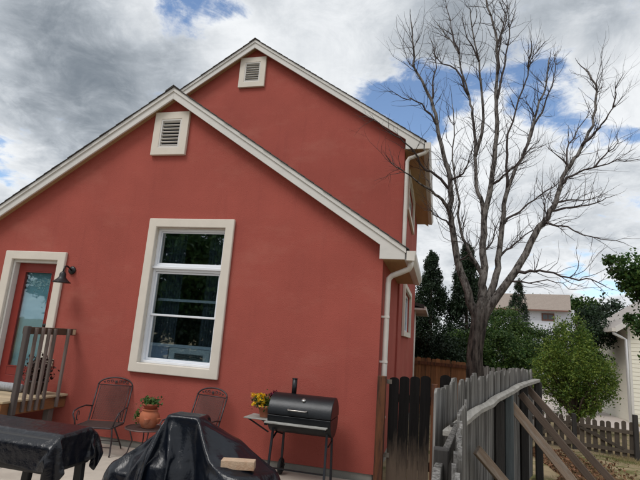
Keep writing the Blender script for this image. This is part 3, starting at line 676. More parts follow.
# ============================================================ COVERS (draped with a cloth simulation)
M_TARP = mat('black_tarp', (.004,.006,.011), .25, .35, (6,6,6), 6, .35, (8,8,8), spec=.40, bdist=.035)
M_COVER = mat('vinyl_cover', (.004,.005,.009), .22, .3, (8,8,8), 6, .4, (11,11,11), spec=.44, bdist=.03)
def drape(name, m, cols, x0, x1, y0, y1, z, nx, ny, frames, parent=None, rot=0., seed=1):
    """drop a sheet on collider meshes, freeze the result as a mesh, remove the colliders"""
    cobs = []
    for mb in cols:
        o = bpy.data.objects.new('tmp_collider', mb.mesh('tmp_collider', None)); COL.objects.link(o); cobs.append(o)
        cm = o.modifiers.new('c', 'COLLISION'); o.collision.thickness_outer = .012; o.collision.cloth_friction = 18
    rd = random.Random(seed); me = bpy.data.meshes.new(name)
    cxm, cym = (x0+x1)/2, (y0+y1)/2; ca, sa = math.cos(rot), math.sin(rot)
    vs = []
    for j in range(ny+1):
        for i in range(nx+1):
            x = x0+(x1-x0)*i/nx-cxm; y = y0+(y1-y0)*j/ny-cym
            vs.append((cxm+x*ca-y*sa, cym+x*sa+y*ca, z+.012*math.sin(x*7+seed)*math.cos(y*6)+rd.uniform(-.003,.003)))
    me.from_pydata(vs, [], [(j*(nx+1)+i, j*(nx+1)+i+1, (j+1)*(nx+1)+i+1, (j+1)*(nx+1)+i) for j in range(ny) for i in range(nx)])
    o = bpy.data.objects.new('tmp_cloth', me); COL.objects.link(o)
    c = o.modifiers.new('cloth', 'CLOTH'); s = c.settings; s.quality = 6; s.mass = .25; s.air_damping = 2.5
    s.tension_stiffness = 25; s.compression_stiffness = 25; s.shear_stiffness = 12; s.bending_stiffness = .12; s.tension_damping = 10; s.compression_damping = 10
    c.collision_settings.distance_min = .008; c.collision_settings.use_self_collision = False
    c.point_cache.frame_start = 1; c.point_cache.frame_end = frames
    for f in range(1, frames+1): S.frame_set(f)
    dg = bpy.context.evaluated_depsgraph_get(); res = bpy.data.meshes.new_from_object(o.evaluated_get(dg)); res.name = name
    for q in cobs+[o]: bpy.data.objects.remove(q)
    S.frame_set(1)
    res.materials.clear(); res.materials.append(m); res.polygons.foreach_set('use_smooth', [True]*len(res.polygons))
    l = WL[parent.name] if parent else Vector((0,0,0)); res.transform(Matrix.Translation(-l))
    ob = link(name, res, parent, l)
    sd_ = ob.modifiers.new('solid', 'SOLIDIFY'); sd_.thickness = .003
    sb_ = ob.modifiers.new('sub', 'SUBSURF'); sb_.levels = 1; sb_.render_levels = 1
    return ob
def floor_box(): return MB().box(-6,3,-6,1,-.2,.0)
def blob(cx, cy, z, rx, ry): return MB().lathe((cx, cy, 0), [(1.0,0),(1.0,z*.55),(.9,z*.85),(.72,z*.97),(.3,z),(.01,z)], 20, 'z', rx, ry)
TP = thing('tarp_covered_table', 'tall peaked black tarp thrown over patio furniture in front of the window', 'tarp', (-1.5,-1.75,0))
drape('tarp', M_TARP, [floor_box(), MB().box(-1.66,-1.37,-1.86,-1.66,0,.80), blob(-1.62,-1.72,.47,.40,.34), blob(-2.08,-1.75,.34,.16,.2), blob(-1.12,-1.72,.64,.13,.16), blob(-.82,-1.70,.42,.2,.2), blob(-.90,-1.98,.455,.24,.2), blob(-.60,-1.85,.22,.16,.2)], -2.72,-.08,-2.75,-.75,.92, 88, 70, 60, TP, .10, 3)
B_ = thing('paver_brick', 'pale tan concrete paver lying on the black tarp', 'brick', (-.89,-1.99,.48))
build(MB().bar((-1.03,-2.02,.515),(-.76,-1.955,.52),.105,.072), 'brick', mat('paver_tan', (.50,.36,.25), .9, .15, (20,20,20), 7, .5, (80,80,80), col2=(.40,.24,.15), thr=(.5,.7)), B_, bevel=.006, seg=2)

GC = thing('covered_grill', 'low black grill under a shiny black vinyl cover beside the deck', 'grill', (-2.15,-2.85,0))
build(MB().box(-2.60,-1.80,-3.08,-2.66,.56,.80), 'firebox', M_BLACK, GC, bevel=.03, seg=2)
for x, y in ((-2.42,-3.02),(-1.86,-3.02),(-2.30,-2.70),(-1.86,-2.70)):
    build(MB().bar((x, y, .57), (x+(.02 if x > -2.1 else -.03), y, .0), .062, .05, (0,1,0)), 'leg', M_BLACK, GC, bevel=.006)
build(MB().box(-2.42,-1.86,-3.0,-2.72,.14,.165), 'shelf', M_BLACK, GC)
drape('cover', M_COVER, [floor_box(), MB().prism([(-3.10,.56),(-3.10,.74),(-3.02,.80),(-2.74,.81),(-2.66,.75),(-2.66,.56)], 'x', -2.62,-1.79)], -2.80,-1.56,-3.27,-2.47,.86, 56, 38, 42, GC, -.07, 5)

# ============================================================ FENCES AND GATE
def charred_mat():
    m = mat('charred_board', (.009,.008,.008), .9, .4, (25,25,2), 7, .7, (60,60,5), rnd=.15, spec=.12); nt = m.node_tree; N = nt.nodes; L = nt.links
    b = N['Principled BSDF']; src = b.inputs['Base Color'].links[0].from_socket
    tc = N.new('ShaderNodeTexCoord'); sp = N.new('ShaderNodeSeparateXYZ'); L.new(tc.outputs['Object'], sp.inputs[0])
    mp = N.new('ShaderNodeMapping'); L.new(tc.outputs['Object'], mp.inputs[0]); mp.inputs['Scale'].default_value = (22,22,3.2)
    n = N.new('ShaderNodeTexNoise'); n.noise_dimensions = '4D'; n.inputs['Scale'].default_value = 1; n.inputs['Detail'].default_value = 10; n.inputs['Roughness'].default_value = .7; L.new(mp.outputs[0], n.inputs['Vector'])
    oi = N.new('ShaderNodeObjectInfo'); ow = N.new('ShaderNodeMath'); ow.operation = 'MULTIPLY'; ow.inputs[1].default_value = 60; L.new(oi.outputs['Random'], ow.inputs[0]); L.new(ow.outputs[0], n.inputs['W'])
    a = N.new('ShaderNodeMath'); a.operation = 'MULTIPLY_ADD'; L.new(n.outputs[0], a.inputs[0]); a.inputs[1].default_value = .9; L.new(sp.outputs[2], a.inputs[2])
    mr = N.new('ShaderNodeMapRange'); L.new(a.outputs[0], mr.inputs[0]); mr.inputs[1].default_value = .62; mr.inputs[2].default_value = 1.02; mr.inputs[3].default_value = .9; mr.inputs[4].default_value = 0
    mx = N.new('ShaderNodeMix'); mx.data_type = 'RGBA'; L.new(mr.outputs[0], mx.inputs[0]); L.new(src, mx.inputs[6]); mx.inputs[7].default_value = (.115,.085,.065,1); L.new(mx.outputs[2], b.inputs['Base Color'])
    return m
M_CHAR = charred_mat()
M_GREY = mat('grey_weathered_wood', (.215,.208,.198), .95, .5, (55,55,2.2), 9, 1., (110,110,5), rnd=.25, col2=(.075,.07,.066), thr=(.44,.62), spec=.15)
M_GREYH = mat('grey_rail_wood', (.27,.26,.24), .95, .25, (30,1.6,30), 7, .45, (80,4,80), rnd=.12, col2=(.17,.155,.14), thr=(.5,.7), spec=.15)
M_POST = mat('dark_post', (.035,.032,.030), .92, .3, (30,30,2.5), 7, .6, (60,60,5), rnd=.2)
M_REDP = mat('stained_post', (.12,.042,.016), .85, .4, (26,26,3), 7, .6, (60,60,6), col2=(.035,.013,.007), thr=(.45,.62))
M_CEDAR = mat('cedar_board', (.22,.10,.040), .85, .3, (22,22,2), 7, .4, (60,60,5), rnd=.25, col2=(.13,.05,.02), thr=(.5,.7))
M_PICK = mat('dark_picket', (.085,.068,.052), .9, .3, (26,26,3), 7, .4, (60,60,5), rnd=.25)
M_BRACE = mat('brace_wood', (.20,.145,.105), .88, .25, (3,24,24), 7, .5, (6,60,60), rnd=.15, col2=(.28,.25,.22), thr=(.5,.7))
M_BRACED = mat('brace_dark_wood', (.085,.06,.045), .9, .3, (3,24,24), 7, .5, (6,60,60), rnd=.2)

def picket_mesh(name, w, h, t, ear, m, seed=0, round_=False):
    """board standing on z=0, width along x, thickness along y, dog-eared or rounded and slightly worn top"""
    r = random.Random(seed); j = lambda a: r.uniform(-a, a)
    if round_: topc = [(w/2*math.cos(a), h-ear+ear*math.sin(a)) for a in arc(0, math.pi, 7)]
    else: topc = [(w/2, h-ear+j(.008)), (w/2-ear*.8, h+j(.006)), (-w/2+ear*.8, h+j(.006)), (-w/2, h-ear+j(.008))]
    mb = MB(); rows = [[(-w/2+j(.002), z*h*.9) , (w/2+j(.002), z*h*.9)] for z in (0,.33,.66)]
    poly = [(-w/2,0),(w/2,0),(w/2+j(.003),h*.35),(w/2+j(.003),h*.7)]+topc+[(-w/2+j(.003),h*.7),(-w/2+j(.003),h*.35)]
    mb.prism(poly, 'y', -t/2, t/2); return mb.mesh(name, m)
def along(path, step):
    """points every step along a 3D polyline, with heading in plan"""
    out = []; d = 0.; carry = 0.
    for a, b in zip(path[:-1], path[1:]):
        a = Vector(a); b = Vector(b); l = (b.xy-a.xy).length; t = carry
        while t < l: p = a+(b-a)*(t/l); out.append((p, math.atan2(b.y-a.y, b.x-a.x))); t += step
        carry = t-l
    return out

# gate of charred boards between the house corner and the grey fence
F = thing('charred_gate', 'gate of blackened boards between the house corner and grey fence', 'gate', (.40,0,0))
for k in range(4):
    w = .1155; me = picket_mesh('board', w, 1.225+.013*k+random.uniform(-.006,.006), .02, .032, M_CHAR, k, True)
    link('board', me, F, (.205+k*.1195, -.03, -.02), (0, random.uniform(-.003,.003), random.uniform(-.01,.01)))
build(MB().box(.15,.64,-.018,.02,.92,1.01).box(.15,.64,-.018,.02,.2,.29), 'rail', M_REDP, F)
for z in (1.12,.3): build(MB().box(.115,.175,-.047,-.041,z,z+.05), 'hinge', mat('rusty_hinge', (.16,.14,.12), .6, .3, metal=.6), F)
T = thing('gate_post', 'reddish brown post fixed to the house corner beside the downspout', 'post', (.06,-.07,0))
build(MB().box(.012,.112,-.125,-.035,-.1,1.205), 'post', M_REDP, T, bevel=.005)
T = thing('gate_post', 'reddish brown post on the latch side of the charred gate', 'post', (.675,0,0))
build(MB().box(.634,.705,-.035,.04,-.1,1.16), 'post', M_REDP, T, bevel=.005)
T = thing('charred_board', 'single round topped charred board behind the first grey pickets', 'board', (.79,.12,0))
link('board', picket_mesh('board', .13, 1.29, .02, .045, M_CHAR, 9, True), T, (.795,.12,-.02))

# grey fence along the side yard, its top rail and posts on the yard side
A_ = [(.694,-2.0,1.285),(.838,-1.5,1.315),(1.003,-1.0,1.333),(1.251,-.35,1.362),(1.48,.25,1.374),(1.702,.85,1.379),(2.03,1.75,1.381)]
FA = thing('grey_fence', 'curving weathered grey picket fence with wavy top rail', 'fence', (1.3,0,0))
pm = [picket_mesh('picket', .128, 1.0, .019, .03, M_GREY, 20+i) for i in range(6)]
for i, (p, a) in enumerate(along(A_, .138)):
    z0 = -.06; o = link('picket', random.choice(pm), FA, (p.x, p.y, z0), (random.uniform(-.012,.012), random.uniform(-.02,.02), a+random.uniform(-.035,.035)))
    o.scale.z = (p.z-z0)+random.uniform(-.022,.018)
RA = [(.723,-2.12,.972),(.848,-1.6,.994),(.999,-1.1,1.037),(1.154,-.65,1.058),(1.246,-.4,1.098),(1.472,.2,1.143),(1.655,.7,1.188),(2.035,1.70,1.222)]
def rail(path, off, w, h, name, m, parent):
    pts = []
    for i in range(len(path)):
        a = Vector(path[max(i-1,0)]); b = Vector(path[min(i+1,len(path)-1)]); d = (b-a); nrm = Vector((d.y,-d.x,0)).normalized(); pts.append(Vector(path[i])+nrm*off)
    fine = []
    for i in range(len(pts)-1):
        p0, p1, p2, p3 = pts[max(i-1,0)], pts[i], pts[i+1], pts[min(i+2,len(pts)-1)]
        for k in range(5):
            t = k/5; fine.append(.5*((2*p1)+(p2-p0)*t+(2*p0-5*p1+4*p2-p3)*t*t+(3*p1-p0-3*p2+p3)*t**3))
    fine.append(pts[-1]); mb = MB(); vs = []
    for i, p in enumerate(fine):
        d = (fine[min(i+1,len(fine)-1)]-fine[max(i-1,0)]).normalized(); s_ = Vector((d.y,-d.x,0)).normalized()*(w/2+random.uniform(-.003,.003)); u = Vector((0,0,h/2))
        vs += [p-s_-u, p+s_-u, p+s_+u+Vector((0,0,random.uniform(-.003,.003))), p-s_+u]
    n = len(fine); fs = [(i*4+j, i*4+(j+1)%4, (i+1)*4+(j+1)%4, (i+1)*4+j) for i in range(n-1) for j in range(4)]+[(3,2,1,0), tuple(4*n-4+j for j in range(4))]
    mb.add(vs, fs); return build(mb, name, m, parent, bevel=.004)
rail(RA, .062, .088, .042, 'top_rail', M_GREYH, FA)
rail([(x, y, .28) for x, y, z in RA], -.04, .045, .088, 'lower_rail', M_GREY, FA)
for (x, y, zt, m) in ((1.36,-.24,1.06,M_POST),(1.50,.10,1.11,mat('blue_grey_post', (.085,.10,.105), .9, .3, (30,30,2.5), 7, .5)),(1.80,.95,1.17,M_POST),(2.10,1.66,1.20,M_POST)):
    build(MB().box(x-.045,x+.045,y-.045,y+.045,-.1,zt), 'post', m, FA, bevel=.006)
# leaning braces
for a, b, m, w, lab in (((1.50,.13,1.03),(2.43,.17,-.06),M_BRACE,.10,'pale timber brace nearest to the camera propping the grey fence'), ((1.72,.72,1.09),(2.69,.50,-.07),M_BRACED,.085,'dark middle timber brace propping the grey fence'),
                     ((1.87,1.22,1.15),(2.99,.80,-.09),M_BRACED,.085,'dark rearmost timber brace propping the grey fence'), ((1.06,-1.12,.70),(1.72,-.52,-.05),M_BRACE,.09,'low timber brace close behind the near grey pickets')):
    T = thing('fence_brace', lab, 'brace', b, 'timber braces of the grey fence')
    mb = MB(); p, q = Vector(a), Vector(b); d = (q-p).normalized()
    mb.bar((0,0,0), (0,0,0)+Vector(((q-p).length,0,0)).xyz if False else ((q-p).length,0,0), .042, w)
    o = link('timber', mb.mesh('timber', m), T, a); o.rotation_euler = d.to_track_quat('X', 'Z').to_euler()
    o.modifiers.new('bevel', 'BEVEL').width = .004

# near grey fence running towards the camera
B2 = [(.716,-5.1,1.06),(.728,-4.4,1.08),(.765,-3.9,1.11),(.790,-3.5,1.115),(.806,-3.2,1.12),(.845,-2.5,1.125),(.925,-1.85,1.19)]
FB = thing('grey_fence', 'near end of weathered grey fence seen edge on by the patio', 'fence', (.8,-3.3,0))
pp = along(B2, .141)
for i, (p, a) in enumerate(pp):
    o = link('picket', random.choice(pm), FB, (p.x, p.y, -.06), (random.uniform(-.012,.012), random.uniform(-.02,.02), a+random.uniform(-.05,.05)))
    o.scale.z = p.z+.06+random.uniform(-.03,.02)+(.03 if i == len(pp)-1 else 0)
for (a, b) in (((.675,-5.05,.93),(.70,-3.35,.96)), ((.705,-3.34,.965),(.86,-1.9,.99)), ((.675,-5.05,.28),(.70,-3.35,.28)), ((.705,-3.34,.28),(.86,-1.9,.28))):
    build(MB().bar(a, b, .04, .088), 'rail', M_GREY, FB, bevel=.004)
build(MB().box(.682,.758,-3.28,-3.20,-.06,1.075), 'post', M_POST, FB, bevel=.006)
build(MB().box(.80,.88,-1.98,-1.90,-.06,1.02), 'post', M_POST, FB, bevel=.006)

# low picket fence with double gate across the yard
PF = thing('picket_fence', 'low dark picket fence with double gate across the dry yard', 'fence', (3.8,6.1,-.35))
pk_ = [picket_mesh('picket', .088, .70, .018, .036, M_PICK, 40+i, True) for i in range(4)]
P0, P1 = Vector((2.05,6.52,0)), Vector((4.62,5.62,0)); dd = (P1-P0); LN = dd.length; dd.normalize(); ang = math.atan2(dd.y, dd.x); n = int(LN/.128)
def fp(t, off=0): return P0+dd*t+Vector((dd.y,-dd.x,0))*off
for k in range(n+1):
    p = fp(k*.128); z = gz(p.x, p.y)
    o = link('picket', random.choice(pk_), PF, (p.x, p.y, z+.02), (random.uniform(-.02,.02), random.uniform(-.03,.03), ang)); o.scale.z = .96+random.uniform(-.05,.05)
def fbar(t0, z0, t1, z1, w, name='rail'):
    a, b = fp(t0, .028), fp(t1, .028); a.z = gz(a.x, a.y)+z0; b.z = gz(b.x, b.y)+z1
    build(MB().bar(a, b, .034, w), name, M_PICK, PF)
fbar(0,.53,1.62,.53,.07); fbar(0,.13,1.62,.13,.07); fbar(1.70,.52,LN,.50,.07); fbar(1.70,.13,LN,.13,.07)
fbar(.80,.15,1.60,.50,.06,'diagonal_brace'); fbar(1.75,.49,2.55,.16,.06,'diagonal_brace')
for t, h in ((.62,.76),(1.655,.74),(LN+.05,.86)):
    p = fp(t, .03); z = gz(p.x, p.y); build(MB().box(p.x-.042,p.x+.042,p.y-.042,p.y+.042,z-.05,z+h), 'post', M_POST, PF, bevel=.005)
build(MB().box(fp(1.62,.06).x,fp(1.70,.06).x,fp(1.62,.06).y-.02,fp(1.62,.06).y,.0,.05), 'latch', M_BLACK, PF)

# cedar privacy fence behind the tree
CF = thing('cedar_fence', 'reddish brown cedar privacy fence behind the bare tree', 'fence', (.9,9.0,-.35))
cm = [picket_mesh('board', .136, 1.60, .02, .03, M_CEDAR, 60+i) for i in range(4)]
for k in range(13): 
    o = link('board', random.choice(cm), CF, (.03+k*.142, 9.0-.02*k, -.36), (0, random.uniform(-.01,.01), -.14)); o.scale.z = 1.0-.0012*k+random.uniform(-.012,.012)
build(MB().bar((-.05,8.96,1.10),(1.82,8.71,1.08),.04,.09), 'rail', M_REDP, CF); build(MB().bar((-.05,8.96,.1),(1.82,8.71,.1),.04,.09), 'rail', M_REDP, CF)
CF2 = thing('grey_board_fence', 'dull grey brown board fence beyond the curving grey pickets', 'fence', (2.6,8.7,-.35))
for k in range(11):
    link('board', random.choice(pm), CF2, (1.95+k*.142, 8.75-.01*k, -.36), (0, random.uniform(-.012,.012), -.05)).scale.z = 1.50+random.uniform(-.02,.02)

# ============================================================ BARE TREE
LIMBS = [
(0.155,0.125,[(1.37,3.00,0.67),(1.34,3.00,1.08),(1.33,3.00,1.50),(1.37,3.00,1.85),(1.42,3.00,2.22)]),
(0.085,0.012,[(1.38,3.00,2.14),(1.19,2.94,2.57),(1.00,2.88,3.16),(0.92,2.83,3.70),(0.86,2.77,4.06),(0.85,2.71,4.62),(0.73,2.65,5.09),(0.59,2.59,5.67),(0.47,2.53,6.16),(0.30,2.48,6.51),(0.16,2.42,6.80),(0.13,2.36,7.13),(0.06,2.30,7.70)]),
(0.04,0.006,[(0.84,2.70,4.01),(0.70,2.50,4.17),(0.54,2.30,4.26),(0.30,2.10,4.38),(0.09,1.90,4.49),(-0.16,1.70,4.64)]),
(0.03,0.006,[(0.80,2.70,4.33),(0.53,2.57,4.58),(0.32,2.44,4.69),(0.23,2.31,4.87),(0.14,2.19,5.01),(-0.07,2.06,5.16),(-0.30,1.93,5.33),(-0.57,1.80,5.48)]),
(0.025,0.005,[(0.57,2.50,5.73),(0.43,2.40,5.93),(0.19,2.30,6.09),(-0.05,2.20,6.13),(-0.26,2.10,6.21)]),
(0.025,0.005,[(0.47,2.50,6.14),(0.50,2.57,6.59),(0.54,2.63,7.06),(0.48,2.70,7.44)]),
(0.095,0.012,[(1.43,3.00,2.22),(1.45,3.02,2.56),(1.47,3.03,2.88),(1.47,3.05,3.52),(1.50,3.07,3.96),(1.61,3.08,4.65),(1.70,3.10,5.42),(1.70,3.12,6.19),(1.71,3.13,6.69),(1.73,3.15,7.52),(1.67,3.17,8.10),(1.52,3.18,8.72),(1.48,3.20,9.07)]),
(0.05,0.008,[(1.48,3.05,3.92),(1.45,3.10,4.26),(1.36,3.14,4.57),(1.34,3.19,5.25),(1.30,3.23,6.01),(1.24,3.27,6.40),(1.17,3.32,6.76),(1.04,3.37,7.32),(0.94,3.41,7.83),(0.73,3.46,8.16),(0.53,3.50,8.53)]),
(0.025,0.005,[(0.93,3.30,7.75),(0.81,3.40,8.24),(0.74,3.50,8.81),(0.69,3.60,9.29)]),
(0.028,0.005,[(1.17,3.30,6.71),(0.92,3.23,7.25),(0.55,3.17,7.46),(0.40,3.10,7.90)]),
(0.04,0.006,[(1.33,3.10,5.20),(1.47,3.00,5.93),(1.42,2.90,6.69),(1.32,2.80,7.32),(1.19,2.70,8.04),(1.17,2.60,8.21)]),
(0.02,0.004,[(1.34,2.80,7.10),(1.14,2.60,7.51),(1.03,2.40,7.98)]),
(0.03,0.006,[(1.72,3.10,6.39),(1.84,3.20,6.99),(1.96,3.30,7.71),(2.05,3.40,8.35),(2.15,3.50,8.70)]),
(0.025,0.005,[(1.70,3.10,7.04),(1.76,2.97,7.62),(1.82,2.83,8.14),(1.73,2.70,8.31)]),
(0.025,0.005,[(1.72,3.10,7.44),(1.88,3.17,8.01),(1.95,3.23,8.52),(1.80,3.30,8.92)]),
(0.075,0.012,[(1.48,3.00,2.29),(1.67,3.06,2.79),(1.73,3.13,3.22),(1.79,3.19,3.71),(1.86,3.25,4.31),(1.96,3.32,4.72),(2.08,3.38,5.01),(2.27,3.44,5.44),(2.42,3.51,5.99),(2.59,3.57,6.56),(2.74,3.64,7.03),(2.80,3.70,7.56)]),
(0.03,0.005,[(2.27,3.40,5.42),(2.49,3.50,6.03),(2.69,3.60,6.50),(2.85,3.70,6.99),(2.96,3.80,7.50),(2.95,3.90,7.86)]),
(0.03,0.005,[(1.85,3.30,4.62),(1.85,3.27,5.32),(1.90,3.24,5.76),(2.10,3.21,6.44),(2.27,3.19,6.95),(2.34,3.16,7.25),(2.52,3.13,7.48),(2.61,3.10,7.59)]),
(0.02,0.004,[(2.31,3.20,7.11),(2.35,3.10,7.43),(2.32,3.00,7.74)]),
(0.085,0.014,[(1.50,3.00,2.24),(1.80,3.03,2.67),(2.10,3.07,3.17),(2.36,3.10,3.72),(2.58,3.13,4.05),(2.74,3.17,4.34),(2.84,3.20,4.68),(3.00,3.23,5.08),(3.24,3.27,5.44),(3.43,3.30,5.90),(3.53,3.33,6.38),(3.55,3.37,6.75),(3.38,3.40,7.13)]),
(0.03,0.005,[(3.25,3.30,5.46),(3.40,3.17,5.62),(3.52,3.05,5.77),(3.66,2.92,6.00),(3.74,2.80,6.11)]),
(0.016,0.004,[(3.65,3.00,6.00),(3.68,2.95,6.25),(3.69,2.90,6.48)]),
(0.028,0.005,[(2.59,3.20,3.86),(2.70,3.05,3.80),(2.85,2.90,3.73),(3.19,2.75,3.55),(3.59,2.60,3.46)]),
(0.034,0.006,[(2.05,3.10,3.05),(2.28,2.98,3.04),(2.50,2.86,3.03),(2.83,2.74,2.90),(3.13,2.62,2.85),(3.28,2.50,2.72)]),
(0.02,0.004,[(1.95,3.10,2.88),(2.24,2.97,2.84),(2.62,2.83,2.84),(2.89,2.70,2.68)]),
(0.028,0.005,[(2.68,3.20,4.14),(2.93,3.35,4.24),(3.26,3.50,4.34),(3.65,3.65,4.49),(3.90,3.80,4.65)]),
(0.022,0.004,[(2.75,3.20,4.33),(3.02,3.33,4.43),(3.39,3.47,4.47),(3.73,3.60,4.67)]),
(0.03,0.005,[(2.87,3.30,4.69),(3.04,3.23,4.84),(3.36,3.15,4.96),(3.71,3.08,5.03),(4.08,3.00,5.05)]),
(0.02,0.004,[(3.37,3.20,4.98),(3.54,3.17,5.18),(3.73,3.13,5.36),(3.71,3.10,5.50)]),
(0.045,0.007,[(1.45,3.00,2.97),(1.30,2.93,3.21),(1.14,2.86,3.52),(1.02,2.79,3.84),(0.98,2.71,4.43),(0.88,2.64,4.99),(0.90,2.57,5.65),(0.86,2.50,6.04)]),
(0.03,0.006,[(1.76,3.20,3.20),(1.91,3.30,3.41),(2.10,3.40,3.61),(2.35,3.50,3.83),(2.64,3.60,4.01)]),
(0.03,0.005,[(1.83,3.20,3.96),(2.00,3.30,4.12),(2.25,3.40,4.31),(2.54,3.50,4.58),(2.92,3.60,4.87),(3.21,3.70,4.99)]),
(0.03,0.005,[(1.61,3.10,4.63),(1.80,2.92,4.73),(1.98,2.75,4.85),(2.21,2.58,5.12),(2.34,2.40,5.23)]),
(0.025,0.005,[(0.85,2.80,4.56),(1.06,2.60,4.62),(1.18,2.40,4.89),(1.24,2.20,5.18)]),
(0.025,0.005,[(0.90,2.70,3.63),(0.78,2.50,3.77),(0.62,2.30,3.82),(0.48,2.10,3.94)]),
(0.022,0.004,[(2.35,3.30,3.65),(2.50,3.27,3.98),(2.50,3.23,4.30),(2.48,3.20,4.62)]),
(0.022,0.004,[(2.92,3.30,4.97),(3.00,3.42,5.46),(3.20,3.55,5.81),(3.42,3.67,6.18),(3.52,3.80,6.56)]),
(0.018,0.004,[(2.96,3.30,5.11),(2.78,3.25,5.29),(2.62,3.20,5.41)]),
(0.022,0.004,[(1.46,3.00,3.38),(1.63,3.13,3.60),(1.73,3.27,3.92),(1.86,3.40,4.21)]),
(0.02,0.004,[(1.03,3.00,3.14),(1.22,2.80,3.24),(1.34,2.60,3.42)]),
]
def tree_bark():
    """dark furrowed bark on the old trunk giving way to pale weathered limbs higher up"""
    m = mat('dead_bark', (.085,.07,.062), .97, .5, (26,26,5), 9, 1., (34,34,7), col2=(.020,.016,.015), thr=(.42,.60), world_co=True, bdist=.05, spec=.1)
    N = m.node_tree.nodes; L = m.node_tree.links; b = N['Principled BSDF']; src = b.inputs['Base Color'].links[0].from_socket
    g = N.new('ShaderNodeNewGeometry'); sp = N.new('ShaderNodeSeparateXYZ'); L.new(g.outputs['Position'], sp.inputs[0])
    def nz(sc):
        mp = N.new('ShaderNodeMapping'); L.new(g.outputs['Position'], mp.inputs[0]); mp.inputs['Scale'].default_value = sc
        n = N.new('ShaderNodeTexNoise'); L.new(mp.outputs[0], n.inputs['Vector']); n.inputs['Scale'].default_value = 1; n.inputs['Detail'].default_value = 8; n.inputs['Roughness'].default_value = .65; return n.outputs[0]
    pale = N.new('ShaderNodeValToRGB'); L.new(nz((18,18,7)), pale.inputs[0]); e = pale.color_ramp.elements
    e[0].position = .40; e[0].color = (.04,.034,.032,1); e[1].position = .58; e[1].color = (.24,.22,.205,1)
    ma = N.new('ShaderNodeMath'); ma.operation = 'MULTIPLY_ADD'; L.new(nz((9,9,2)), ma.inputs[0]); ma.inputs[1].default_value = 1.6; L.new(sp.outputs[2], ma.inputs[2])
    mr = N.new('ShaderNodeMapRange'); L.new(ma.outputs[0], mr.inputs[0]); mr.inputs[1].default_value = 2.6; mr.inputs[2].default_value = 3.9
    mx = N.new('ShaderNodeMix'); mx.data_type = 'RGBA'; L.new(mr.outputs[0], mx.inputs[0]); L.new(src, mx.inputs[6]); L.new(pale.outputs[0], mx.inputs[7]); L.new(mx.outputs[2], b.inputs['Base Color']); return m
M_DEAD = tree_bark()
M_TWIG = mat('twig_bark', (.055,.042,.040), .9, .3, (12,12,12), 4, world_co=True)
TR = thing('bare_tree', 'tall bare dead tree with forked limbs behind the grey fence', 'tree', (1.36,3.0,-.1))
def smooth_path(pts, rs, k=3):
    P = [Vector(p) for p in pts]; out = []; ro = []
    for i in range(len(P)-1):
        p0, p1, p2, p3 = P[max(i-1,0)], P[i], P[i+1], P[min(i+2,len(P)-1)]
        for j in range(k):
            t = j/k; out.append(.5*((2*p1)+(p2-p0)*t+(2*p0-5*p1+4*p2-p3)*t*t+(3*p1-p0-3*p2+p3)*t**3)); ro.append(rs[i]+(rs[i+1]-rs[i])*t)
    out.append(P[-1]); ro.append(rs[-1]); return out, ro
tw = MB(); ntw = 0
def twig(p, d, ln, r, depth):
    global ntw
    n = max(3, int(ln/.10)); pts = wander(p, d, ln, n, .20, .07); rs = [r*(1-.75*i/n) for i in range(n+1)]
    tw.tube(pts, rs, 4, False); ntw += 1
    if depth <= 0: return
    for i in range(1, n):
        if random.random() < .50:
            dv = (pts[i+1]-pts[i]).normalized(); s = Vector([random.gauss(0,1) for _ in range(3)]); s = (s-dv*s.dot(dv)).normalized()
            twig(pts[i], (dv*.75+s*.75+Vector((0,0,.25))), ln*random.uniform(.25,.55), rs[i]*.65, depth-1)
PATHS = []
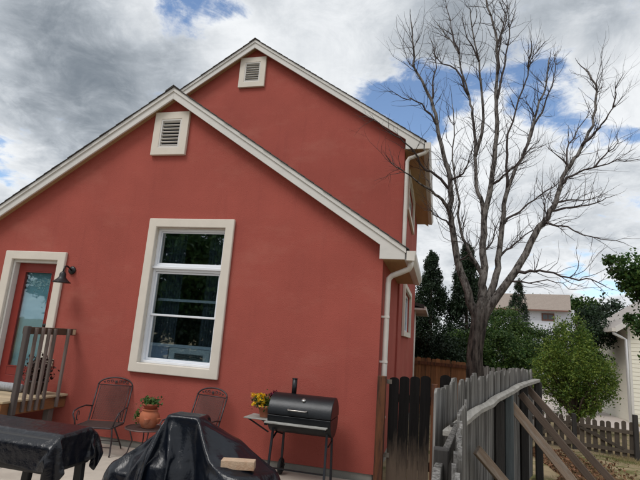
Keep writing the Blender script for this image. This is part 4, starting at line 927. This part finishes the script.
for li, (r0, r1, pts) in enumerate(LIMBS):
    pts = [Vector(p) for p in pts]; n = len(pts); rs = [r0+(r1-r0)*(i/(n-1))**.62 for i in range(n)]
    if li == 0:
        base = pts[0]; pts = [Vector((base.x-.02, base.y, -.25))]+pts+[pts[-1]+Vector((.02,0,.14)), pts[-1]+Vector((.03,0,.26))]; rs = [.24, .155, .135, .126, .126, .135, .10, .03]
    elif r0 >= .07:      # main limbs rise out of the trunk
        pts = [Vector((1.39, 3.0, 1.75))]+pts; rs = [r0*.85]+rs; rs[1] = r0*1.08
    else:                # side limbs start on the nearest limb already grown
        q = min((p for P in PATHS for p in P), key=lambda p: (p.x-pts[0].x)**2+(p.z-pts[0].z)**2+.15*(p.y-pts[0].y)**2); dl = q-pts[0]
        pts = [p+Vector((dl.x*(1-i/(n-1)), dl.y, dl.z*(1-i/(n-1)))) for i, p in enumerate(pts)]
    P_, R_ = smooth_path(pts, rs, 7 if li == 0 else 3)
    if li > 0:
        for i in range(1, len(P_)-1): P_[i] = P_[i]+Vector([random.gauss(0, .012) for _ in range(3)])
    PATHS.append(P_); mb = MB(); mb.tube(P_, R_, 28 if li == 0 else (12 if r0 > .07 else 7))
    if li == 0:
        for v in range(len(mb.v)):
            x, y, z = mb.v[v]; c_ = min(P_, key=lambda p: abs(p.z-z)); a = math.atan2(y-c_.y, x-c_.x)
            k = 1+.06*math.sin(a*4+z*1.5)+.05*math.sin(a*9-z*3)+.035*math.sin(a*14+z*7); mb.v[v] = (c_.x+(x-c_.x)*k, c_.y+(y-c_.y)*k, z)
    build(mb, 'trunk' if li == 0 else 'limb', M_DEAD if r0 > .035 else M_TWIG, TR, smooth=True)
    if li == 0: continue
    tot = sum((P_[i+1]-P_[i]).length for i in range(len(P_)-1)); k = int(tot/.13)+3
    for _ in range(k):
        t = random.uniform(.30 if r0 > .05 else .10, 1); i = min(int(t*(len(P_)-1)), len(P_)-2); dv = (P_[i+1]-P_[i]).normalized()
        s = Vector([random.gauss(0,1), random.gauss(0,.8), random.gauss(0,.6)]); s = (s-dv*s.dot(dv)).normalized()
        twig(P_[i], dv*.8+s*.8+Vector((0,0,.3)), random.uniform(.3,1.05)*(1 if r0 > .03 else .7), min(R_[i]*.6, .0068), 2 if random.random() < .22 else 1)
    twig(P_[-1], P_[-1]-P_[-2], random.uniform(.2,.4), r1*.8, 1)
tag(build(tw, 'twigs', M_TWIG, TR), kind='stuff')

# ============================================================ TREES AND SHRUBS
def conifer(label, base, h, r, n, group):
    T = thing('juniper_tree', label, 'tree', base, group); B = Vector(base)
    build(MB().tube([B-Vector((0,0,.1)), B+Vector((0,0,h*.96))], [.11,.01], 8), 'trunk', M_BARK, T, smooth=True)
    K = 260; z = rng.random(K)**.9*.96+.03; th = rng.random(K)*6.283; rr = r*(1-z)**.62*(.55+.6*rng.random(K)); rr *= np.where(z < .08, .6, 1)
    CC = np.stack([rr*np.cos(th), rr*np.sin(th), z*h], 1); k = rng.integers(K, size=n)
    g = rng.normal(size=(n,3))*np.array([.13,.13,.22])*(.35+.75*(1-z[k]))[:,None]
    tag(link('crown', leaves_mesh('crown', CC[k]+g, .10, LM_DARK, up_bias=1.6, aspect=.4), T, base), kind='stuff')
conifer('dark juniper next to the eave of the red house', (.42,13.0,-.35), 5.55, .98, 30000, 'junipers behind the cedar fence')
conifer('taller dark juniper directly behind the trunk of the bare tree', (1.75,13.2,-.35), 5.9, 1.05, 30000, 'junipers behind the cedar fence')
conifer('small distant dark conifer between bare limbs above the far roof', (5.4,25,-.35), 6.3, 1.0, 12000, None)
leafy_tree('leafy_tree', 'spreading green tree behind the bare trunk and the grey fence', 'tree', (2.75,12.0,-.35), 1.3, .10, [(0,0,1.9,1.15,.9,.75),(-1.0,.1,1.75,.85,.8,.75),(.75,-.1,1.35,.75,.7,.6),(-.2,0,2.5,.6,.6,.45)], 150, 26000, .085, LM_MID, clump_r=.24)
leafy_tree('leafy_shrub', 'dark green shrub low against the cedar fence by the house', 'shrub', (.75,10.6,-.35), .7, .06, [(0,0,1.5,.9,.6,.9)], 70, 11000, .08, LM_DARK, clump_r=.25)
leafy_tree('leafy_shrub', 'bright green rounded shrub standing behind the low picket fence', 'shrub', (4.22,8.3,-.35), .5, .07, [(.05,0,.85,.62,.6,.5),(0,0,1.35,.85,.75,.6),(-.1,0,1.85,.76,.65,.7),(.0,0,2.45,.42,.4,.6),(.5,0,1.5,.62,.5,.8),(-.55,0,1.55,.52,.5,.75),(-.4,0,2.4,.22,.25,.45),(.32,0,2.4,.2,.22,.45)], 420, 23000, .064, LM_BRIGHT, clump_r=.125, shell=.5, limbs=60, aspect=.48, zs=1.9)
leafy_tree('leafy_tree', 'far green tree rising behind the roof of the white house', 'tree', (13.2,44,-.35), 4, .3, [(0,0,6.0,2.6,2,1.5),(-2.0,0,6.6,1.4,1.5,.8),(2,0,5.2,1.8,1.6,1.3)], 90, 8000, .30, LM_MID, clump_r=.65)
leafy_tree('leafy_tree', 'far dark tree left of the cream house gable', 'tree', (14.0,36,-.35), 3, .25, [(0,0,4.6,2.0,1.5,1.7),(1.1,0,3.4,1.6,1.4,1.8)], 100, 12000, .24, LM_DARK, clump_r=.6)
leafy_tree('leafy_tree', 'dark tree between bright shrub and cream house', 'tree', (5.85,13.0,-.35), 1.5, .12, [(0,0,2.3,.55,.7,1.25),(-.55,.4,2.0,.6,.7,1.1),(.35,.2,2.9,.5,.6,.8)], 110, 15000, .095, LM_DARK, clump_r=.27)
leafy_tree('leafy_tree', 'green tree partly hiding the wall of the white house', 'tree', (5.0,21.0,-.35), 1.8, .14, [(0,0,2.4,1.25,1,1.0),(.9,0,1.7,1.0,.8,.8),(-1.2,0,3.0,1.3,1,1.2)], 120, 18000, .12, LM_MID, clump_r=.34)
leafy_tree('leafy_tree', 'fresh green leafy branches in front of the cream house gable', 'tree', (5.75,6.2,-.35), 1.9, .11, [(-.45,0,3.75,.64,.6,.58),(-.98,-.1,4.1,.38,.4,.35),(-.42,0,2.95,.45,.5,.55),(-.25,0,2.3,.35,.4,.4),(.4,.2,3.4,.8,.8,.8)], 210, 19000, .085, LM_RIGHT, clump_r=.16, shell=.3, limbs=16, aspect=.62)
# trees behind the camera: they are what the window panes mirror
leafy_tree('leafy_tree', 'large tree mirrored in the window panes behind the photographer', 'tree', (-9.0,-14.0,-.04), 2.6, .22, [(0,0,5.2,3.0,2.2,3.0),(-3,.5,4.4,2.2,2,2.6),(2.6,0,4.0,1.8,1.6,2.2),(0,.3,2.6,4.5,1.4,1.2),(2.5,.3,3.0,2.2,1.4,1.4)], 300, 36000, .24, LM_RIGHT, clump_r=.6)
leafy_tree('leafy_tree', 'second tree mirrored in the door glass behind the photographer', 'tree', (-15.5,-13.5,-.04), 2.6, .22, [(0,0,4.2,2.6,2.2,2.8)], 90, 14000, .26, LM_DARK, clump_r=.6)

leafy_tree('hedge', 'long dark hedge mirrored in the lower panes behind the photographer', 'hedge', (-7.5,-12.2,-.04), 1.2, .1, [(x,0,1.2,1.3,.7,1.25) for x in (-6.5,-4.7,-2.9,-1.1,.7,2.5,4.3)], 200, 26000, .15, LM_DARK, clump_r=.4, limbs=20)

# ============================================================ NEIGHBOURING HOUSES
M_SIDE = mat('white_siding', (.66,.68,.74), .7, .04, (1,1,14), 3); M_CREAM = mat('cream_siding', (.80,.77,.66), .75, .04, (2,2,20), 4)
M_FROOF = mat('far_roof_shingle', (.30,.25,.215), .95, .18, (9,9,9), 5, .3, world_co=True); M_BROWN = mat('brown_trim', (.16,.07,.05), .7)
W = thing('white_house', 'white sided house with grey brown roof beyond the driveway', 'house', (9.9,32,-.35))
build(MB().box(2.2,10.25,32.4,38.6,-.4,4.86), 'wall', M_SIDE, W)
sd2 = MB()
for k in range(26): sd2.prism([(32.40,-.3+k*.2),(32.385,-.3+k*.2),(32.395,-.11+k*.2),(32.40,-.11+k*.2)], 'x', 2.2, 10.25)
build(sd2, 'siding', M_SIDE, W)
rf = MB(); n = 22
for k in range(n):
    a, b = k/n, (k+1)/n; rf.prism([(31.95+3.55*a, 4.80+1.55*a), (31.95+3.55*a, 4.825+1.55*a), (31.95+3.55*b, 4.81+1.55*b), (31.95+3.55*b, 4.80+1.55*b-.03)], 'x', 2.0, 10.0)
rf.prism([(35.5,6.36),(39.05,4.8),(39.05,4.74),(35.5,6.28)], 'x', 2.0, 10.0)
build(rf, 'roof', M_FROOF, W); build(MB().box(2.0,10.0,31.86,31.945,4.72,4.82), 'gutter', M_BROWN, W); W.rotation_euler = (0,0,math.radians(-13))
for (x0, x1, z0, z1) in ((8.15,8.8,4.15,4.5), (8.55,9.2,1.9,3.0)):
    w = build(MB().box(x0-.1,x1+.1,32.33,32.384,z0-.1,z1+.1), 'window', M_BROWN if z0 > 4 else M_VINYL, W)
    build(MB().box(x0,(x0+x1)/2-.03,32.315,32.329,z0,z1).box((x0+x1)/2+.03,x1,32.315,32.329,z0,z1), 'pane', mat('far_glass', (.08,.09,.10), .1), w, loc=WL[w.name])
W2 = thing('grey_roofed_house', 'low grey roofed building half hidden behind the bright shrub', 'house', (10.9,35,-.35))
build(MB().box(10.3,13.0,33.4,37.6,-.4,3.2), 'wall', M_SIDE, W2); build(MB().prism([(33.0,3.1),(35.5,4.5),(38.0,3.1),(38.0,3.0),(35.5,4.38),(33.0,3.0)], 'x', 10.28, 13.2), 'roof', M_FROOF, W2)
W3 = thing('cream_house', 'cream gabled house with white downspout at the right edge', 'house', (8.5,14,-.35))
build(MB().prism([(6.78,-.4),(6.78,2.66),(9.9,4.7),(13.0,2.66),(13.0,-.4)], 'y', 12.0, 15), 'wall', M_CREAM, W3)
sd3 = MB()
for k in range(22):
    z = -.3+k*.13; sd3.prism([(12.0,z),(11.986,z),(11.995,z+.125),(12.0,z+.125)], 'x', 6.84, 12.9)
build(sd3, 'siding', M_CREAM, W3)
build(MB().box(6.77,6.85,11.98,11.9995,-.3,2.66), 'corner_board', M_FASCIA, W3)
build(MB().prism([(6.35,2.50),(9.9,4.85),(13.4,2.50),(13.4,2.64),(9.9,5.0),(6.35,2.64)], 'y', 11.72, 15.2), 'roof', mat('cream_house_roof', (.33,.30,.28), .9, .15, (8,8,8)), W3)
build(MB().prism([(6.34,2.47),(9.9,4.82),(9.9,5.0),(6.34,2.66)], 'y', 11.69, 11.719), 'rake_board', M_FASCIA, W3)
build(MB().box(6.22,6.345,11.68,15.2,2.50,2.62), 'gutter', M_GUTTER, W3)
build(MB().tube([(6.29,11.78,2.50),(6.30,11.78,2.44),(6.55,11.90,2.34),(6.70,11.95,2.27),(6.71,11.95,-.3)], .045, 8), 'downspout', M_VINYL, W3, smooth=True)

# ============================================================ YARD LITTER
def scatter_ok(n, x0, x1, y0, y1): return np.stack([rng.uniform(x0,x1,n), rng.uniform(y0,y1,n)], 1)
def grass():
    P = scatter_ok(60000, 1.4, 6.2, -1.5, 9.5)
    f = np.array([math.sin(x*1.7+y*.9)+math.sin(x*.8-y*1.9+2)+.8*math.sin(x*3.1+y*2.7) for x, y in P])
    xf = P[:,0]-(1.7+.45*(P[:,1]+.2)/1.0*.5)
    keep = (f+rng.normal(size=len(P))*.5 > .15) & (P[:,0] > 1.62+.36*(P[:,1]))
    P = P[keep]; n = len(P); z = np.array([gz(x, y) for x, y in P]); h = rng.uniform(.02,.06,n); a = rng.uniform(0,6.283,n); l = rng.normal(size=(n,2))*.02
    w = .004; V = np.zeros((n,3,3)); V[:,0] = np.stack([P[:,0]-w*np.cos(a), P[:,1]-w*np.sin(a), z-.02],1); V[:,1] = np.stack([P[:,0]+w*np.cos(a), P[:,1]+w*np.sin(a), z-.02],1); V[:,2] = np.stack([P[:,0]+l[:,0], P[:,1]+l[:,1], z+h],1)
    me = bpy.data.meshes.new('grass'); me.vertices.add(3*n); me.vertices.foreach_set('co', V.astype(np.float32).ravel()); me.loops.add(3*n); me.loops.foreach_set('vertex_index', np.arange(3*n,dtype=np.int32)); me.polygons.add(n)
    me.polygons.foreach_set('loop_start', np.arange(0,3*n,3,dtype=np.int32)); me.polygons.foreach_set('loop_total', np.full(n,3,np.int32)); me.update(); me.validate()
    me.materials.append(mat('grass_blade', (.12,.15,.035), .8, .4, (1.2,1.2,1.2), 4, col2=(.36,.28,.14), thr=(.42,.58), island=.35, trans=.2, world_co=True))
    tag(link('grass', me), 'thin patchy green and straw coloured grass in the yard', 'grass', None, 'stuff')
grass()
def litter():
    n = 5200; t = rng.random(n)**.8; y = rng.uniform(-1.2,5.5,n); off = np.abs(rng.normal(size=n))*.55; x = 1.55+.37*np.clip(y+.3,-1,2.4)+off+.04
    P = np.stack([x, y, np.array([gz(a, b) for a, b in zip(x, y)])+rng.uniform(.008,.035,n)], 1)
    me = leaves_mesh('fallen_leaves', P, .055, mat('dead_leaf', (.16,.085,.042), .9, .3, (3,3,3), 3, island=.5, hue=.012, world_co=True), up_bias=-.2, aspect=.7, fold=.5)
    tag(link('fallen_leaves', me), 'brown dead leaves drifted along the foot of the grey fence', 'leaves', None, 'stuff')
litter()
